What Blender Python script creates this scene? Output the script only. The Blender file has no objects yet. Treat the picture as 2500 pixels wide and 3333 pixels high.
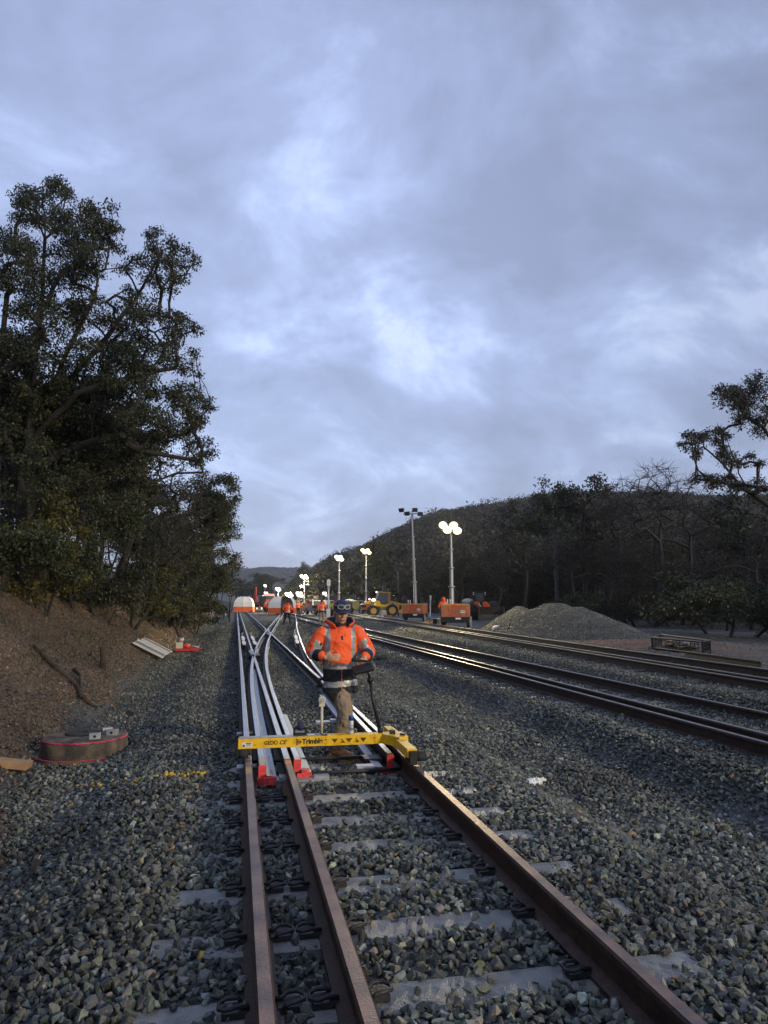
import bpy, bmesh, math, random, time
import numpy as np
from mathutils import Vector, Matrix
T0 = time.time()
R = math.radians
scn = bpy.context.scene
COL = scn.collection
random.seed(7)
rng = np.random.default_rng(7)

# ------------------------------------------------------------------ camera
FPX = 2300.0; PSI = R(11.7); TH = R(7.28); CZ = 1.65
FW = np.array([math.sin(PSI)*math.cos(TH), math.cos(PSI)*math.cos(TH), math.sin(TH)])
RT_ = np.array([math.cos(PSI), -math.sin(PSI), 0.0]); UP = np.cross(RT_, FW)
CAM = np.array([0, 0, CZ])
cd = bpy.data.cameras.new('camera'); cam = bpy.data.objects.new('camera', cd); COL.objects.link(cam)
cd.sensor_fit = 'VERTICAL'; cd.sensor_height = 24; cd.lens = 24*FPX/3333
cd.clip_start = 0.05; cd.clip_end = 12000
M3 = Matrix((RT_, UP, -FW)).transposed()
cam.matrix_world = Matrix.Translation(CAM) @ M3.to_4x4()
scn.camera = cam

def ray(x, y): return FW + RT_*(x-1250)/FPX - UP*(y-1666.5)/FPX
def at(x, y, Y):
    d = ray(x, y); return CAM + d*Y/d[1]
def hit(x, y, n=4):
    """where the line of sight through a photo pixel meets the terrain"""
    d = ray(x, y); t = 2.0
    while t < 400:
        p = CAM + d*t
        if p[2] < float(H(p[0], p[1])): break
        t *= 1.01
    a, b = t/1.01, t
    for _ in range(12):
        m = (a+b)/2; p = CAM+d*m
        if p[2] < float(H(p[0], p[1])): b = m
        else: a = m
    p = CAM+d*b; return np.array([p[0], p[1], float(H(p[0], p[1]))])

# ------------------------------------------------------------------ noise, terrain
def vnoise(x, y, s=0):
    x = np.asarray(x, float); y = np.asarray(y, float)
    xi = np.floor(x); yi = np.floor(y); fx = x-xi; fy = y-yi
    fx = fx*fx*(3-2*fx); fy = fy*fy*(3-2*fy)
    def h(a, b):
        v = np.sin(a*127.1+b*311.7+s*74.7)*43758.5453; return v-np.floor(v)
    return (h(xi, yi)*(1-fx)*(1-fy)+h(xi+1, yi)*fx*(1-fy)+h(xi, yi+1)*(1-fx)*fy+h(xi+1, yi+1)*fx*fy)*2-1
def fbm(x, y, s=0, o=3):
    v = 0; a = 1; f = 1
    for k in range(o): v = v+a*vnoise(np.asarray(x)*f, np.asarray(y)*f, s+k); a *= .5; f *= 2.03
    return v
def sstep(a, b, x):
    t = np.clip((np.asarray(x, float)-a)/(b-a), 0, 1); return t*t*(3-2*t)
def t3c(y): y = np.asarray(y, float); return 9.45+.05*np.minimum(y, 80)+.02*np.maximum(y-80, 0)
def toe(y): return np.interp(y, [0, 3, 10, 25, 60, 200], [-1.85, -1.9, -2.35, -2.6, -2.5, -2.5])+.12*vnoise(np.asarray(y)*.35, 0, 3)
def H(x, y):
    x = np.asarray(x, float); y = np.asarray(y, float)
    z = np.zeros(np.broadcast(x, y).shape)-.015
    z = z-.29*sstep(-.62, -1.75, x)+.02*fbm(x*1.7, y*1.1, 8, 2)*sstep(-.7, -1.2, x)
    # bank on the left
    tx = toe(y); d = np.maximum(tx-x, 0)
    top = 4.4-1.9*sstep(20, 44, y)+.3*vnoise(y*.12, 1.3, 9)
    bank = np.minimum(d*.70, top)+np.maximum(d-top/.70, 0)*.14
    z = z+np.minimum(bank, 7)+.10*fbm(x*.9, y*.6, 5)*sstep(0, 1.0, d)
    # between the tracks
    z = z-.27*sstep(2.5, 3.3, x)*(1-sstep(4.35, 5.0, x))*(1-sstep(35, 60, y))
    z = z+.03*fbm(x*1.3, y*.9, 11)*sstep(2.2, 2.6, x)*(1-sstep(4.8, 5.2, x))
    # raised bed of the far track and the yard behind it
    c = t3c(y)
    z = z+.222*sstep(c-3.1, c-2.3, x)
    z = z-.06*sstep(c+.9, c+1.6, x)+.05*fbm(x*.35, y*.35, 21)*sstep(c+1.0, c+2.0, x)
    # low earth heaps by the yard edge
    g = np.exp(-((x-14.6)/1.3)**2-((y-25.5)/2.2)**2)*.18
    z = z+g
    return z

# ------------------------------------------------------------------ materials
def lin(c): return tuple(((v/12.92) if v <= .04045 else ((v+.055)/1.055)**2.4) for v in c)
def mat(name, col, rough=.6, metal=0., var=.15, scale=8., bump=0., bscale=60., col2=None, thr=None, spec=.5, coat=0., emis=None, estr=0., alpha=None, obj_coords=True, trans=0., sss=0):
    m = bpy.data.materials.new(name); m.use_nodes = True
    nt = m.node_tree; b = nt.nodes['Principled BSDF']
    b.inputs['Roughness'].default_value = rough; b.inputs['Metallic'].default_value = metal
    b.inputs['Specular IOR Level'].default_value = spec
    b.inputs['Coat Weight'].default_value = coat
    if trans: b.inputs['Transmission Weight'].default_value = trans
    tc = nt.nodes.new('ShaderNodeTexCoord')
    nz = nt.nodes.new('ShaderNodeTexNoise'); nz.inputs['Scale'].default_value = scale; nz.inputs['Detail'].default_value = 5
    nt.links.new(tc.outputs['Object'], nz.inputs['Vector'])
    rp = nt.nodes.new('ShaderNodeValToRGB')
    c1 = tuple(max(0, v*(1-var)) for v in col); c2 = tuple(v*(1+var) for v in (col2 or col))
    rp.color_ramp.elements[0].color = (*c1, 1); rp.color_ramp.elements[1].color = (*c2, 1)
    lo, hi = thr or (.3, .7)
    rp.color_ramp.elements[0].position = lo; rp.color_ramp.elements[1].position = hi
    nt.links.new(nz.outputs['Fac'], rp.inputs['Fac']); nt.links.new(rp.outputs['Color'], b.inputs['Base Color'])
    if bump:
        n2 = nt.nodes.new('ShaderNodeTexNoise'); n2.inputs['Scale'].default_value = bscale; n2.inputs['Detail'].default_value = 4
        nt.links.new(tc.outputs['Object'], n2.inputs['Vector'])
        bp = nt.nodes.new('ShaderNodeBump'); bp.inputs['Strength'].default_value = bump; bp.inputs['Distance'].default_value = .02
        nt.links.new(n2.outputs['Fac'], bp.inputs['Height']); nt.links.new(bp.outputs['Normal'], b.inputs['Normal'])
    if rough > .12 and rough < .8:
        mr = nt.nodes.new('ShaderNodeMapRange'); mr.inputs['To Min'].default_value = rough*.75; mr.inputs['To Max'].default_value = min(1, rough*1.25)
        nt.links.new(nz.outputs['Fac'], mr.inputs['Value']); nt.links.new(mr.outputs['Result'], b.inputs['Roughness'])
    if emis:
        b.inputs['Emission Color'].default_value = (*emis, 1); b.inputs['Emission Strength'].default_value = estr
    if sss: b.inputs['Subsurface Weight'].default_value = sss; b.inputs['Subsurface Radius'].default_value = (.02, .008, .004)
    return m
def attrmat(name, rough, spec=.5, bump=0, bscale=80, var=.25, vscale=40):
    m = bpy.data.materials.new(name); m.use_nodes = True; nt = m.node_tree; b = nt.nodes['Principled BSDF']
    a = nt.nodes.new('ShaderNodeAttribute'); a.attribute_name = 'tint'
    tc = nt.nodes.new('ShaderNodeTexCoord'); nz = nt.nodes.new('ShaderNodeTexNoise'); nz.inputs['Scale'].default_value = vscale; nz.inputs['Detail'].default_value = 4
    nt.links.new(tc.outputs['Object'], nz.inputs['Vector'])
    mr = nt.nodes.new('ShaderNodeMapRange'); mr.inputs['From Min'].default_value = .25; mr.inputs['From Max'].default_value = .75
    mr.inputs['To Min'].default_value = 1-var; mr.inputs['To Max'].default_value = 1+var
    nt.links.new(nz.outputs['Fac'], mr.inputs['Value'])
    mx = nt.nodes.new('ShaderNodeVectorMath'); mx.operation = 'SCALE'
    nt.links.new(a.outputs['Color'], mx.inputs[0]); nt.links.new(mr.outputs['Result'], mx.inputs['Scale'])
    nt.links.new(mx.outputs['Vector'], b.inputs['Base Color'])
    b.inputs['Roughness'].default_value = rough; b.inputs['Specular IOR Level'].default_value = spec
    if bump:
        bp = nt.nodes.new('ShaderNodeBump'); bp.inputs['Strength'].default_value = bump; bp.inputs['Distance'].default_value = .01
        n2 = nt.nodes.new('ShaderNodeTexNoise'); n2.inputs['Scale'].default_value = bscale
        nt.links.new(tc.outputs['Object'], n2.inputs['Vector']); nt.links.new(n2.outputs['Fac'], bp.inputs['Height']); nt.links.new(bp.outputs['Normal'], b.inputs['Normal'])
    return m
MT = {}
def M(n): return MT[n]
MT['rust_head'] = mat('rust_head', (.17,.13,.125), .42, .75, .3, 6, col2=(.26,.17,.13), bump=.15, bscale=90)
MT['rust'] = mat('rust', (.032,.021,.018), .55, .2, .4, 12, col2=(.055,.030,.020), bump=.3, bscale=70)
MT['bright_head'] = mat('bright_head', (.55,.55,.58), .36, .9, .15, 9, bump=.05)
MT['worn_head'] = mat('worn_head', (.32,.30,.30), .38, .85, .3, 7, bump=.1)
MT['steel_dark'] = mat('steel_dark', (.04,.036,.038), .5, .4, .35, 10, bump=.25)
MT['galv'] = mat('galv', (.40,.41,.43), .45, .5, .15, 14)
MT['concrete'] = mat('concrete', (.26,.26,.25), .42, 0, .3, 9, bump=.8, bscale=120, spec=.7)
MT['concrete_dk'] = mat('concrete_dk', (.065,.05,.045), .7, 0, .35, 4, col2=(.15,.115,.075), bump=.6, thr=(.38,.66))
MT['yellow'] = mat('yellow', (.72,.42,.014), .45, 0, .12, 14, col2=(.76,.46,.014), thr=(.32,.5), bump=.08)
MT['yellow_old'] = mat('yellow_old', (.55,.33,.05), .5, 0, .2, 3, col2=(.42,.27,.08), bump=.05)
MT['orange'] = mat('orange', (.50,.14,.055), .5, 0, .2, 3, col2=(.40,.15,.08))
MT['loader_orange'] = mat('loader_orange', (.55,.09,.02), .4, 0, .15, 3)
MT['black'] = mat('black', (.012,.012,.014), .45, 0, .3, 10)
MT['rubber'] = mat('rubber', (.02,.02,.02), .8, 0, .3, 10, bump=.4)
MT['glass'] = mat('glass', (.05,.07,.075), .12, 0, .1, 2, spec=.8)
MT['white'] = mat('white', (.72,.72,.72), .5, 0, .08, 6)
MT['offwhite'] = mat('offwhite', (.55,.5,.42), .6, 0, .15, 6)
MT['tent_white'] = mat('tent_white', (.68,.67,.66), .7, 0, .06, 2, bump=.2, bscale=4)
MT['tent_orange'] = mat('tent_orange', (.72,.13,.03), .7, 0, .08, 2, bump=.2, bscale=4)
MT['red'] = mat('red', (.5,.03,.03), .5, 0, .25, 12, bump=.2)
MT['red_paint'] = mat('red_paint', (.75,.06,.06), .5, 0, .3, 25, bump=.2)
MT['hivis'] = mat('hivis', (1.0,.125,.025), .65, 0, .06, 3, bump=.25, bscale=14)
MT['hivis_y'] = mat('hivis_y', (.75,.85,.05), .65, 0, .06, 3)
MT['silver'] = mat('silver', (.40,.40,.39), .4, .2, .15, 30)
MT['navy'] = mat('navy', (.014,.015,.022), .75, 0, .3, 8, bump=.25, bscale=20)
MT['cap'] = mat('cap', (.02,.03,.085), .8, 0, .15, 30)
MT['khaki'] = mat('khaki', (.27,.205,.145), .8, 0, .14, 7, bump=.4, bscale=16)
MT['boot'] = mat('boot', (.28,.12,.04), .6, 0, .25, 18, bump=.3)
MT['sole'] = mat('sole', (.38,.22,.05), .7, 0, .2, 18)
MT['skin'] = mat('skin', (.58,.32,.20), .5, 0, .1, 12, sss=.05)
MT['lip'] = mat('lip', (.38,.13,.09), .5)
MT['teeth'] = mat('teeth', (.7,.65,.6), .4)
MT['hair'] = mat('hair', (.02,.014,.01), .6, 0, .3, 40)
MT['blue'] = mat('blue', (.01,.07,.38), .4)
MT['can'] = mat('can', (.62,.66,.70), .35, .3, .15, 12)
MT['cream'] = mat('cream', (.62,.56,.42), .5)
MT['wood'] = mat('wood', (.36,.22,.11), .7, 0, .2, 6, bump=.3)
MT['bark'] = mat('bark', (.022,.019,.017), .85, 0, .4, 5, bump=.8, bscale=25)
MT['bark_pale'] = mat('bark_pale', (.09,.08,.07), .8, 0, .4, 4, bump=.6, bscale=25)
MT['loglog'] = mat('loglog', (.05,.035,.025), .85, 0, .4, 8, bump=.7)
MT['aggregate'] = mat('aggregate', (.3,.3,.3), .8)
MT['plastic'] = mat('plastic', (.85,.88,.9), .15, 0, .08, 30, bump=.8, bscale=50, spec=.8)
MT['window_lit'] = mat('window_lit', (.6,.6,.6), .4, emis=(1,.9,.7), estr=1.5)
MT['lens_warm'] = mat('lens_warm', (.9,.9,.8), .3, emis=(1,.83,.40), estr=2.4)
MT['lens_white'] = mat('lens_white', (.9,.9,.9), .3, emis=(1,.87,.50), estr=2.2)
MT['lens_small'] = mat('lens_small', (.9,.9,.9), .3, emis=(1,.93,.75), estr=2)
MT['lens_off'] = mat('lens_off', (.05,.05,.055), .1)
MT['marker_red'] = mat('marker_red', (.7,.05,.03), .3, emis=(1,.08,.04), estr=.15)
MT['front_red'] = mat('front_red', (.8,.2,.2), .3, emis=(1,.35,.3), estr=1.0)
MT['drum'] = mat('drum', (.14,.14,.075), .5, .3, .3, 4, bump=.3)
MT['bucket'] = mat('bucket', (.09,.075,.055), .5, .4, .35, 4, bump=.3)
MT['stone'] = attrmat('stone', .48, .5, .5, 160, .3, 60)
MT['leaf'] = attrmat('leaf', .5, .3, 0, 1, .2, 3)

def leafmat_fix():
    m = MT['leaf']; nt = m.node_tree; b = nt.nodes['Principled BSDF']
    tr = nt.nodes.new('ShaderNodeBsdfTranslucent'); mx = nt.nodes.new('ShaderNodeMixShader'); mx.inputs[0].default_value = .2
    vm = [n for n in nt.nodes if n.type == 'VECT_MATH'][0]
    nt.links.new(vm.outputs['Vector'], tr.inputs['Color'])
    out = nt.nodes['Material Output']
    nt.links.new(b.outputs[0], mx.inputs[1]); nt.links.new(tr.outputs[0], mx.inputs[2]); nt.links.new(mx.outputs[0], out.inputs['Surface'])
leafmat_fix()

# ------------------------------------------------------------------ mesh helpers
def tag(o, label=None, cat=None, group=None, kind=None, category=None):
    cat = cat or category
    if label: o['label'] = label
    if cat: o['category'] = cat
    if group: o['group'] = group
    if kind: o['kind'] = kind
    return o
def empty(name, loc=(0,0,0), rz=0, **k):
    o = bpy.data.objects.new(name, None); COL.objects.link(o); o.location = tuple(float(v) for v in loc); o.rotation_euler = (0,0,rz)
    o.empty_display_size = .1
    return tag(o, **k)
def np_mesh(name, V, F, mats, mi=None, smooth=False, tint=None):
    """V (n,3); F (m,k) array or list of lists"""
    me = bpy.data.meshes.new(name)
    if isinstance(F, np.ndarray):
        k = F.shape[1]
        me.vertices.add(len(V)); me.vertices.foreach_set('co', np.asarray(V, np.float32).ravel())
        me.loops.add(F.size); me.loops.foreach_set('vertex_index', F.astype(np.int32).ravel())
        me.polygons.add(len(F)); me.polygons.foreach_set('loop_start', np.arange(0, F.size, k, dtype=np.int32))
        try: me.polygons.foreach_set('loop_total', np.full(len(F), k, np.int32))
        except Exception: pass
        me.update(calc_edges=True)
    else:
        me.from_pydata([tuple(v) for v in V], [], F); me.update()
    for m in mats: me.materials.append(MT[m] if isinstance(m, str) else m)
    if mi is not None: me.polygons.foreach_set('material_index', np.asarray(mi, np.int32))
    me.polygons.foreach_set('use_smooth', np.full(len(me.polygons), bool(smooth)))
    if tint is not None:
        a = me.attributes.new('tint', 'FLOAT_COLOR', 'POINT')
        c = np.ones((len(V), 4), np.float32); c[:, :3] = tint; a.data.foreach_set('color', c.ravel())
    return me
def link(name, me, parent=None, **k):
    o = bpy.data.objects.new(name, me); COL.objects.link(o)
    if parent is not None: o.parent = parent
    return tag(o, **k)

class MB:
    def __init__(s): s.v = []; s.f = []; s.m = []; s.mi = 0; s.sm = []
    def add(s, V, F, smooth=False):
        b = len(s.v); s.v += [tuple(map(float, p)) for p in V]
        s.f += [tuple(b+i for i in f) for f in F]; s.m += [s.mi]*len(F); s.sm += [smooth]*len(F); return s
    def box(s, c, d, rot=None):
        x, y, z = d[0]/2, d[1]/2, d[2]/2
        P = [Vector(p) for p in ((-x,-y,-z),(x,-y,-z),(x,y,-z),(-x,y,-z),(-x,-y,z),(x,-y,z),(x,y,z),(-x,y,z))]
        if rot is not None: P = [rot @ p for p in P]
        P = [p+Vector(c) for p in P]
        return s.add(P, [(0,3,2,1),(4,5,6,7),(0,1,5,4),(1,2,6,5),(2,3,7,6),(3,0,4,7)])
    def bb(s, a, b): return s.box([(a[i]+b[i])/2 for i in range(3)], [abs(b[i]-a[i]) for i in range(3)])
    def prism(s, poly, axis, a, b):
        """poly 2d in the plane across axis (0:x -> (y,z), 1:y -> (x,z), 2:z -> (x,y))"""
        n = len(poly)
        def P(p, t):
            if axis == 0: return (t, p[0], p[1])
            if axis == 1: return (p[0], t, p[1])
            return (p[0], p[1], t)
        V = [P(p, a) for p in poly]+[P(p, b) for p in poly]
        F = [tuple(range(n)), tuple(range(2*n-1, n-1, -1))]+[(i, n+i, n+(i+1)%n, (i+1)%n) for i in range(n)]
        return s.add(V, F)
    def tube(s, pts, r, n=8, smooth=True, cap=True):
        pts = [Vector(p) for p in pts]; rs = r if isinstance(r, (list, tuple, np.ndarray)) else [r]*len(pts)
        V = []; prev = None
        for i, p in enumerate(pts):
            t = (pts[min(i+1, len(pts)-1)]-pts[max(i-1, 0)])
            if t.length < 1e-9: t = Vector((0,0,1))
            t.normalize()
            a = prev if prev is not None else (Vector((0,0,1)) if abs(t.z) < .9 else Vector((1,0,0)))
            u = (a-t*a.dot(t))
            if u.length < 1e-6: u = t.orthogonal()
            u.normalize(); w = t.cross(u); prev = u
            for k in range(n):
                q = 2*math.pi*k/n; V.append(p+(u*math.cos(q)+w*math.sin(q))*rs[i])
        F = []
        for i in range(len(pts)-1):
            for k in range(n): F.append((i*n+k, i*n+(k+1)%n, (i+1)*n+(k+1)%n, (i+1)*n+k))
        s.add(V, F, smooth)
        if cap:
            b = len(s.v)-len(V); s.f += [tuple(b+k for k in range(n-1, -1, -1)), tuple(b+(len(pts)-1)*n+k for k in range(n))]; s.m += [s.mi]*2; s.sm += [False]*2
        return s
    def cyl(s, a, b, r, r2=None, n=16, smooth=True): return s.tube([a, b], [r, r if r2 is None else r2], n, smooth)
    def rings(s, rings, n=20, smooth=True):
        """rings: (center, rx, ry[, tilt dir]) horizontal ellipses"""
        V = []
        for c, rx, ry in rings:
            for k in range(n):
                q = 2*math.pi*k/n; V.append((c[0]+rx*math.cos(q), c[1]+ry*math.sin(q), c[2]))
        m = len(rings)
        F = [(i*n+k, i*n+(k+1)%n, (i+1)*n+(k+1)%n, (i+1)*n+k) for i in range(m-1) for k in range(n)]
        F += [tuple(range(n-1, -1, -1)), tuple((m-1)*n+k for k in range(n))]
        return s.add(V, F, smooth)
    def ell(s, c, r, n=14, m=9, rot=None):
        V = [(0,0,-1)]; 
        for i in range(1, m):
            q = -math.pi/2+math.pi*i/m
            for k in range(n): V.append((math.cos(q)*math.cos(2*math.pi*k/n), math.cos(q)*math.sin(2*math.pi*k/n), math.sin(q)))
        V.append((0,0,1))
        V = [Vector((v[0]*r[0], v[1]*r[1], v[2]*r[2])) for v in V]
        if rot is not None: V = [rot @ v for v in V]
        V = [v+Vector(c) for v in V]
        F = [(0, 1+(k+1)%n, 1+k) for k in range(n)]
        for i in range(m-2): F += [(1+i*n+k, 1+i*n+(k+1)%n, 1+(i+1)*n+(k+1)%n, 1+(i+1)*n+k) for k in range(n)]
        e = len(V)-1; F += [(e, 1+(m-2)*n+k, 1+(m-2)*n+(k+1)%n) for k in range(n)]
        return s.add(V, F, True)
    def mesh(s, name, mats):
        me = bpy.data.meshes.new(name); me.from_pydata(s.v, [], s.f)
        for m in mats: me.materials.append(MT[m])
        me.polygons.foreach_set('material_index', s.m); me.polygons.foreach_set('use_smooth', s.sm); me.update()
        return me
    def build(s, name, mats, parent=None, bevel=0, **k):
        if isinstance(mats, str): mats = [mats]
        o = link(name, s.mesh(name, mats), parent, **k)
        if bevel:
            b = o.modifiers.new('b', 'BEVEL'); b.width = bevel; b.segments = 2; b.limit_method = 'ANGLE'; b.harden_normals = False
        return o
def rotz(a): return Matrix.Rotation(a, 3, 'Z')
def rotx(a): return Matrix.Rotation(a, 3, 'X')
def roty(a): return Matrix.Rotation(a, 3, 'Y')
def copy_tree(o, parent=None):
    c = o.copy(); COL.objects.link(c); c.parent = parent
    for ch in list(o.children): copy_tree(ch, c)
    return c
def text_mesh(txt, size, ext=.0015, shear=0, bold=0):
    cu = bpy.data.curves.new('t', 'FONT'); cu.body = txt; cu.size = size; cu.extrude = ext; cu.align_x = 'LEFT'; cu.shear = shear; cu.offset = bold
    o = bpy.data.objects.new('t', cu); COL.objects.link(o)
    dg = bpy.context.evaluated_depsgraph_get(); me = bpy.data.meshes.new_from_object(o.evaluated_get(dg))
    bpy.data.objects.remove(o); return me
def text(name, txt, size, loc, rot, m, parent, shear=0, bold=0, width=None, lab=None):
    me = text_mesh(txt, size, .0015, shear, bold)
    if width:
        xs = [v.co.x for v in me.vertices]; k = width/(max(xs)-min(xs))
        for v in me.vertices: v.co.x *= k
    me.materials.clear(); me.materials.append(MT[m])
    o = link(name, me, parent); o.location = loc; o.rotation_euler = rot
    if lab: o['label'] = lab
    return o
def fuse(mb, voxel, smooth=2):
    me = mb.mesh('tmp', [])
    o = bpy.data.objects.new('tmp', me); COL.objects.link(o)
    r = o.modifiers.new('r', 'REMESH'); r.mode = 'VOXEL'; r.voxel_size = voxel
    if smooth:
        s = o.modifiers.new('s', 'SMOOTH'); s.iterations = smooth; s.factor = .5
    dg = bpy.context.evaluated_depsgraph_get(); out = bpy.data.meshes.new_from_object(o.evaluated_get(dg))
    bpy.data.objects.remove(o); bpy.data.meshes.remove(me)
    out.materials.clear(); out.polygons.foreach_set('use_smooth', np.ones(len(out.polygons), bool))
    return out
def centers(me):
    c = np.zeros(len(me.polygons)*3, np.float32); me.polygons.foreach_get('center', c); return c.reshape(-1, 3)
def wrinkle(me, amp, sc, seed=0):
    n = len(me.vertices); co = np.zeros(n*3, np.float32); me.vertices.foreach_get('co', co); co = co.reshape(-1, 3)
    no = np.zeros(n*3, np.float32); me.vertices.foreach_get('normal', no); no = no.reshape(-1, 3)
    d = fbm((co[:,0]+co[:,2]*.6)*sc, (co[:,1]*.7+co[:,2]-co[:,0]*.5)*sc, seed, 2)*amp
    co = co+no*d[:,None]; me.vertices.foreach_set('co', co.astype(np.float32).ravel()); me.update()

# ================================================================== SETTING
def ground_mat():
    m = bpy.data.materials.new('ground'); m.use_nodes = True; nt = m.node_tree; b = nt.nodes['Principled BSDF']; N = nt.nodes.new; L = nt.links.new
    b.inputs['Roughness'].default_value = .8
    a = N('ShaderNodeAttribute'); a.attribute_name = 'tint'
    tc = N('ShaderNodeTexCoord')
    vo = N('ShaderNodeTexVoronoi'); vo.inputs['Scale'].default_value = 14; L(tc.outputs['Object'], vo.inputs['Vector'])
    nz = N('ShaderNodeTexNoise'); nz.inputs['Scale'].default_value = 1.2; nz.inputs['Detail'].default_value = 6; L(tc.outputs['Object'], nz.inputs['Vector'])
    bw = N('ShaderNodeRGBToBW'); L(vo.outputs['Color'], bw.inputs[0])
    m1 = N('ShaderNodeMapRange'); m1.inputs['To Min'].default_value = .45; m1.inputs['To Max'].default_value = 1.5; L(bw.outputs[0], m1.inputs['Value'])
    m2 = N('ShaderNodeMapRange'); m2.inputs['From Min'].default_value = .3; m2.inputs['From Max'].default_value = .7; m2.inputs['To Min'].default_value = .7; m2.inputs['To Max'].default_value = 1.3; L(nz.outputs['Fac'], m2.inputs['Value'])
    mm = N('ShaderNodeMath'); mm.operation = 'MULTIPLY'; L(m1.outputs[0], mm.inputs[0]); L(m2.outputs[0], mm.inputs[1])
    vm = N('ShaderNodeVectorMath'); vm.operation = 'SCALE'; L(a.outputs['Color'], vm.inputs[0]); L(mm.outputs[0], vm.inputs['Scale']); L(vm.outputs['Vector'], b.inputs['Base Color'])
    bp = N('ShaderNodeBump'); bp.inputs['Strength'].default_value = .9; bp.inputs['Distance'].default_value = .04; L(vo.outputs['Distance'], bp.inputs['Height']); L(bp.outputs['Normal'], b.inputs['Normal'])
    return m
MT['ground'] = ground_mat()
def ground_tint(x, y):
    """real colour of the surface material: blue-grey ballast, brown earth bank, pale yard, dark woodland floor"""
    n = fbm(x*.5, y*.5, 41, 3)[..., None]
    c = np.zeros(x.shape+(3,)); bal = np.array([.060,.064,.066]); brown = np.array([.075,.048,.027]); yard = np.array([.085,.087,.085]); wood = np.array([.03,.028,.018])
    c[:] = bal*.8
    d = toe(y)-x
    w = sstep(-.15, .25, d+.25*fbm(x*1.5, y*1.5, 51, 2))[..., None]; c = c*(1-w)+brown*(1+.3*n)*w
    w = sstep(3.5, 6, d)[..., None]; c = c*(1-w)+wood*w
    w = sstep(.8, 1.4, x-t3c(y))[..., None]; c = c*(1-w)+yard*(1+.25*n)*w
    e = (np.exp(-((x-14.6)/2.2)**2-((y-24)/4.5)**2))[..., None]; e = np.clip(e*1.6, 0, 1); c = c*(1-e)+np.array([.13,.065,.045])*e
    w = sstep(14, 17, x-t3c(y)+3*n[..., 0])[..., None]; c = c*(1-w)+wood*w
    w = sstep(260, 330, y)[..., None]; c = c*(1-w)+wood*w
    return np.clip(c, .005, 1)
def grid(xs, ys, zf):
    X, Y = np.meshgrid(xs, ys); Z = zf(X, Y); n, m = X.shape
    V = np.stack([X, Y, Z], -1).reshape(-1, 3)
    i = np.arange(n*m).reshape(n, m)
    F = np.stack([i[:-1,:-1], i[:-1,1:], i[1:,1:], i[1:,:-1]], -1).reshape(-1, 4)
    return V, F, X, Y
gx = np.concatenate([-np.geomspace(30, 3700, 22)[::-1], np.arange(-27, -14, 1.0), np.arange(-14, 26, .2), np.arange(26, 70, 2.), np.geomspace(72, 3700, 22)])
gy = np.concatenate([[-840, -300, -100, -40, -15, -6], np.arange(-3, 50, .25), np.arange(50, 120, 1.), np.arange(122, 330, 6.), np.geomspace(340, 3650, 14)])
V, F, X, Y = grid(gx, gy, H)
# stop the bank from climbing for ever
link('ground', np_mesh('ground', V, F, ['ground'], smooth=True, tint=ground_tint(X, Y).reshape(-1, 3)), kind='structure')

# hills: ridge line by bearing, each at its own distance
def wood_mat(name, c1, c2):
    m = mat(name, c1, .9, 0, .3, .05, col2=c2); return m
MT['hill'] = wood_mat('hill', (.030,.027,.022), (.05,.042,.033))
MT['hill_far'] = wood_mat('hill_far', (.03,.035,.025), (.045,.05,.035))
def bearing(x): d = ray(x, 1666.5); return math.atan2(d[0], d[1])
def elev(x, y): d = ray(x, y); return math.atan2(d[2], math.hypot(d[0], d[1]))
ridge_px = [(900,1960),(965,1873),(1020,1840),(1100,1800),(1175,1772),(1260,1730),(1341,1696),(1430,1667),(1540,1645),(1660,1628),(1780,1612),(1900,1603),(2060,1600),(2250,1604),(2500,1610)]
rb = np.array([bearing(x) for x, y in ridge_px]); re_ = np.array([elev(x, y) for x, y in ridge_px])
rb = np.append(rb, [1.1, 1.7]); re_ = np.append(re_, [re_[-1]*.8, .03])
RR = 430.0
def hill_z(b, r):
    e = np.interp(b, rb, re_, left=-.01, right=.02); hz = RR*np.tan(np.maximum(e, -.01))+CZ-5.5
    t = np.clip((r-105)/(RR-105), 0, 1); up = t**.85
    dn = 1-np.clip((r-RR)/500, 0, 1)**1.3
    n = fbm(b*22, r*.012, 61, 3)*2.5*np.minimum(t*3, 1)*np.clip(hz/20, 0, 1)
    return np.where(r < RR, -1+(hz+1)*up, hz*dn)+n*.5*(r < RR+100)-1.0*(r < 112)
bs = np.linspace(-.02, 1.7, 170); rs = np.concatenate([np.linspace(100, RR, 60), np.linspace(RR+8, RR+550, 24)])
B, Rr = np.meshgrid(bs, rs); Z = hill_z(B, Rr)
V = np.stack([Rr*np.sin(B), Rr*np.cos(B), Z], -1).reshape(-1, 3); n, m = B.shape; i = np.arange(n*m).reshape(n, m)
F = np.stack([i[:-1,:-1], i[1:,:-1], i[1:,1:], i[:-1,1:]], -1).reshape(-1, 4)[:, ::-1]
link('hill', np_mesh('hill', V, F, ['hill'], smooth=True), kind='structure')
far_px = [(-600,1880),(0,1872),(400,1866),(700,1858),(780,1856),(860,1855),(940,1853),(1050,1856),(1300,1870),(1700,1890)]
fb = np.array([bearing(x) for x, y in far_px]); fe = np.array([elev(x, y) for x, y in far_px])
bs = np.linspace(-1.0, .7, 260); rs = np.concatenate([np.linspace(1300, 2300, 30), np.linspace(2400, 3400, 8)])
B, Rr = np.meshgrid(bs, rs); hz = 2300*np.tan(np.interp(B, fb, fe))
Z = np.where(Rr <= 2300, hz*sstep(1250, 2300, Rr), hz*(1-sstep(2300, 3500, Rr)))+fbm(B*60, Rr*.004, 71, 3)*5-3
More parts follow.
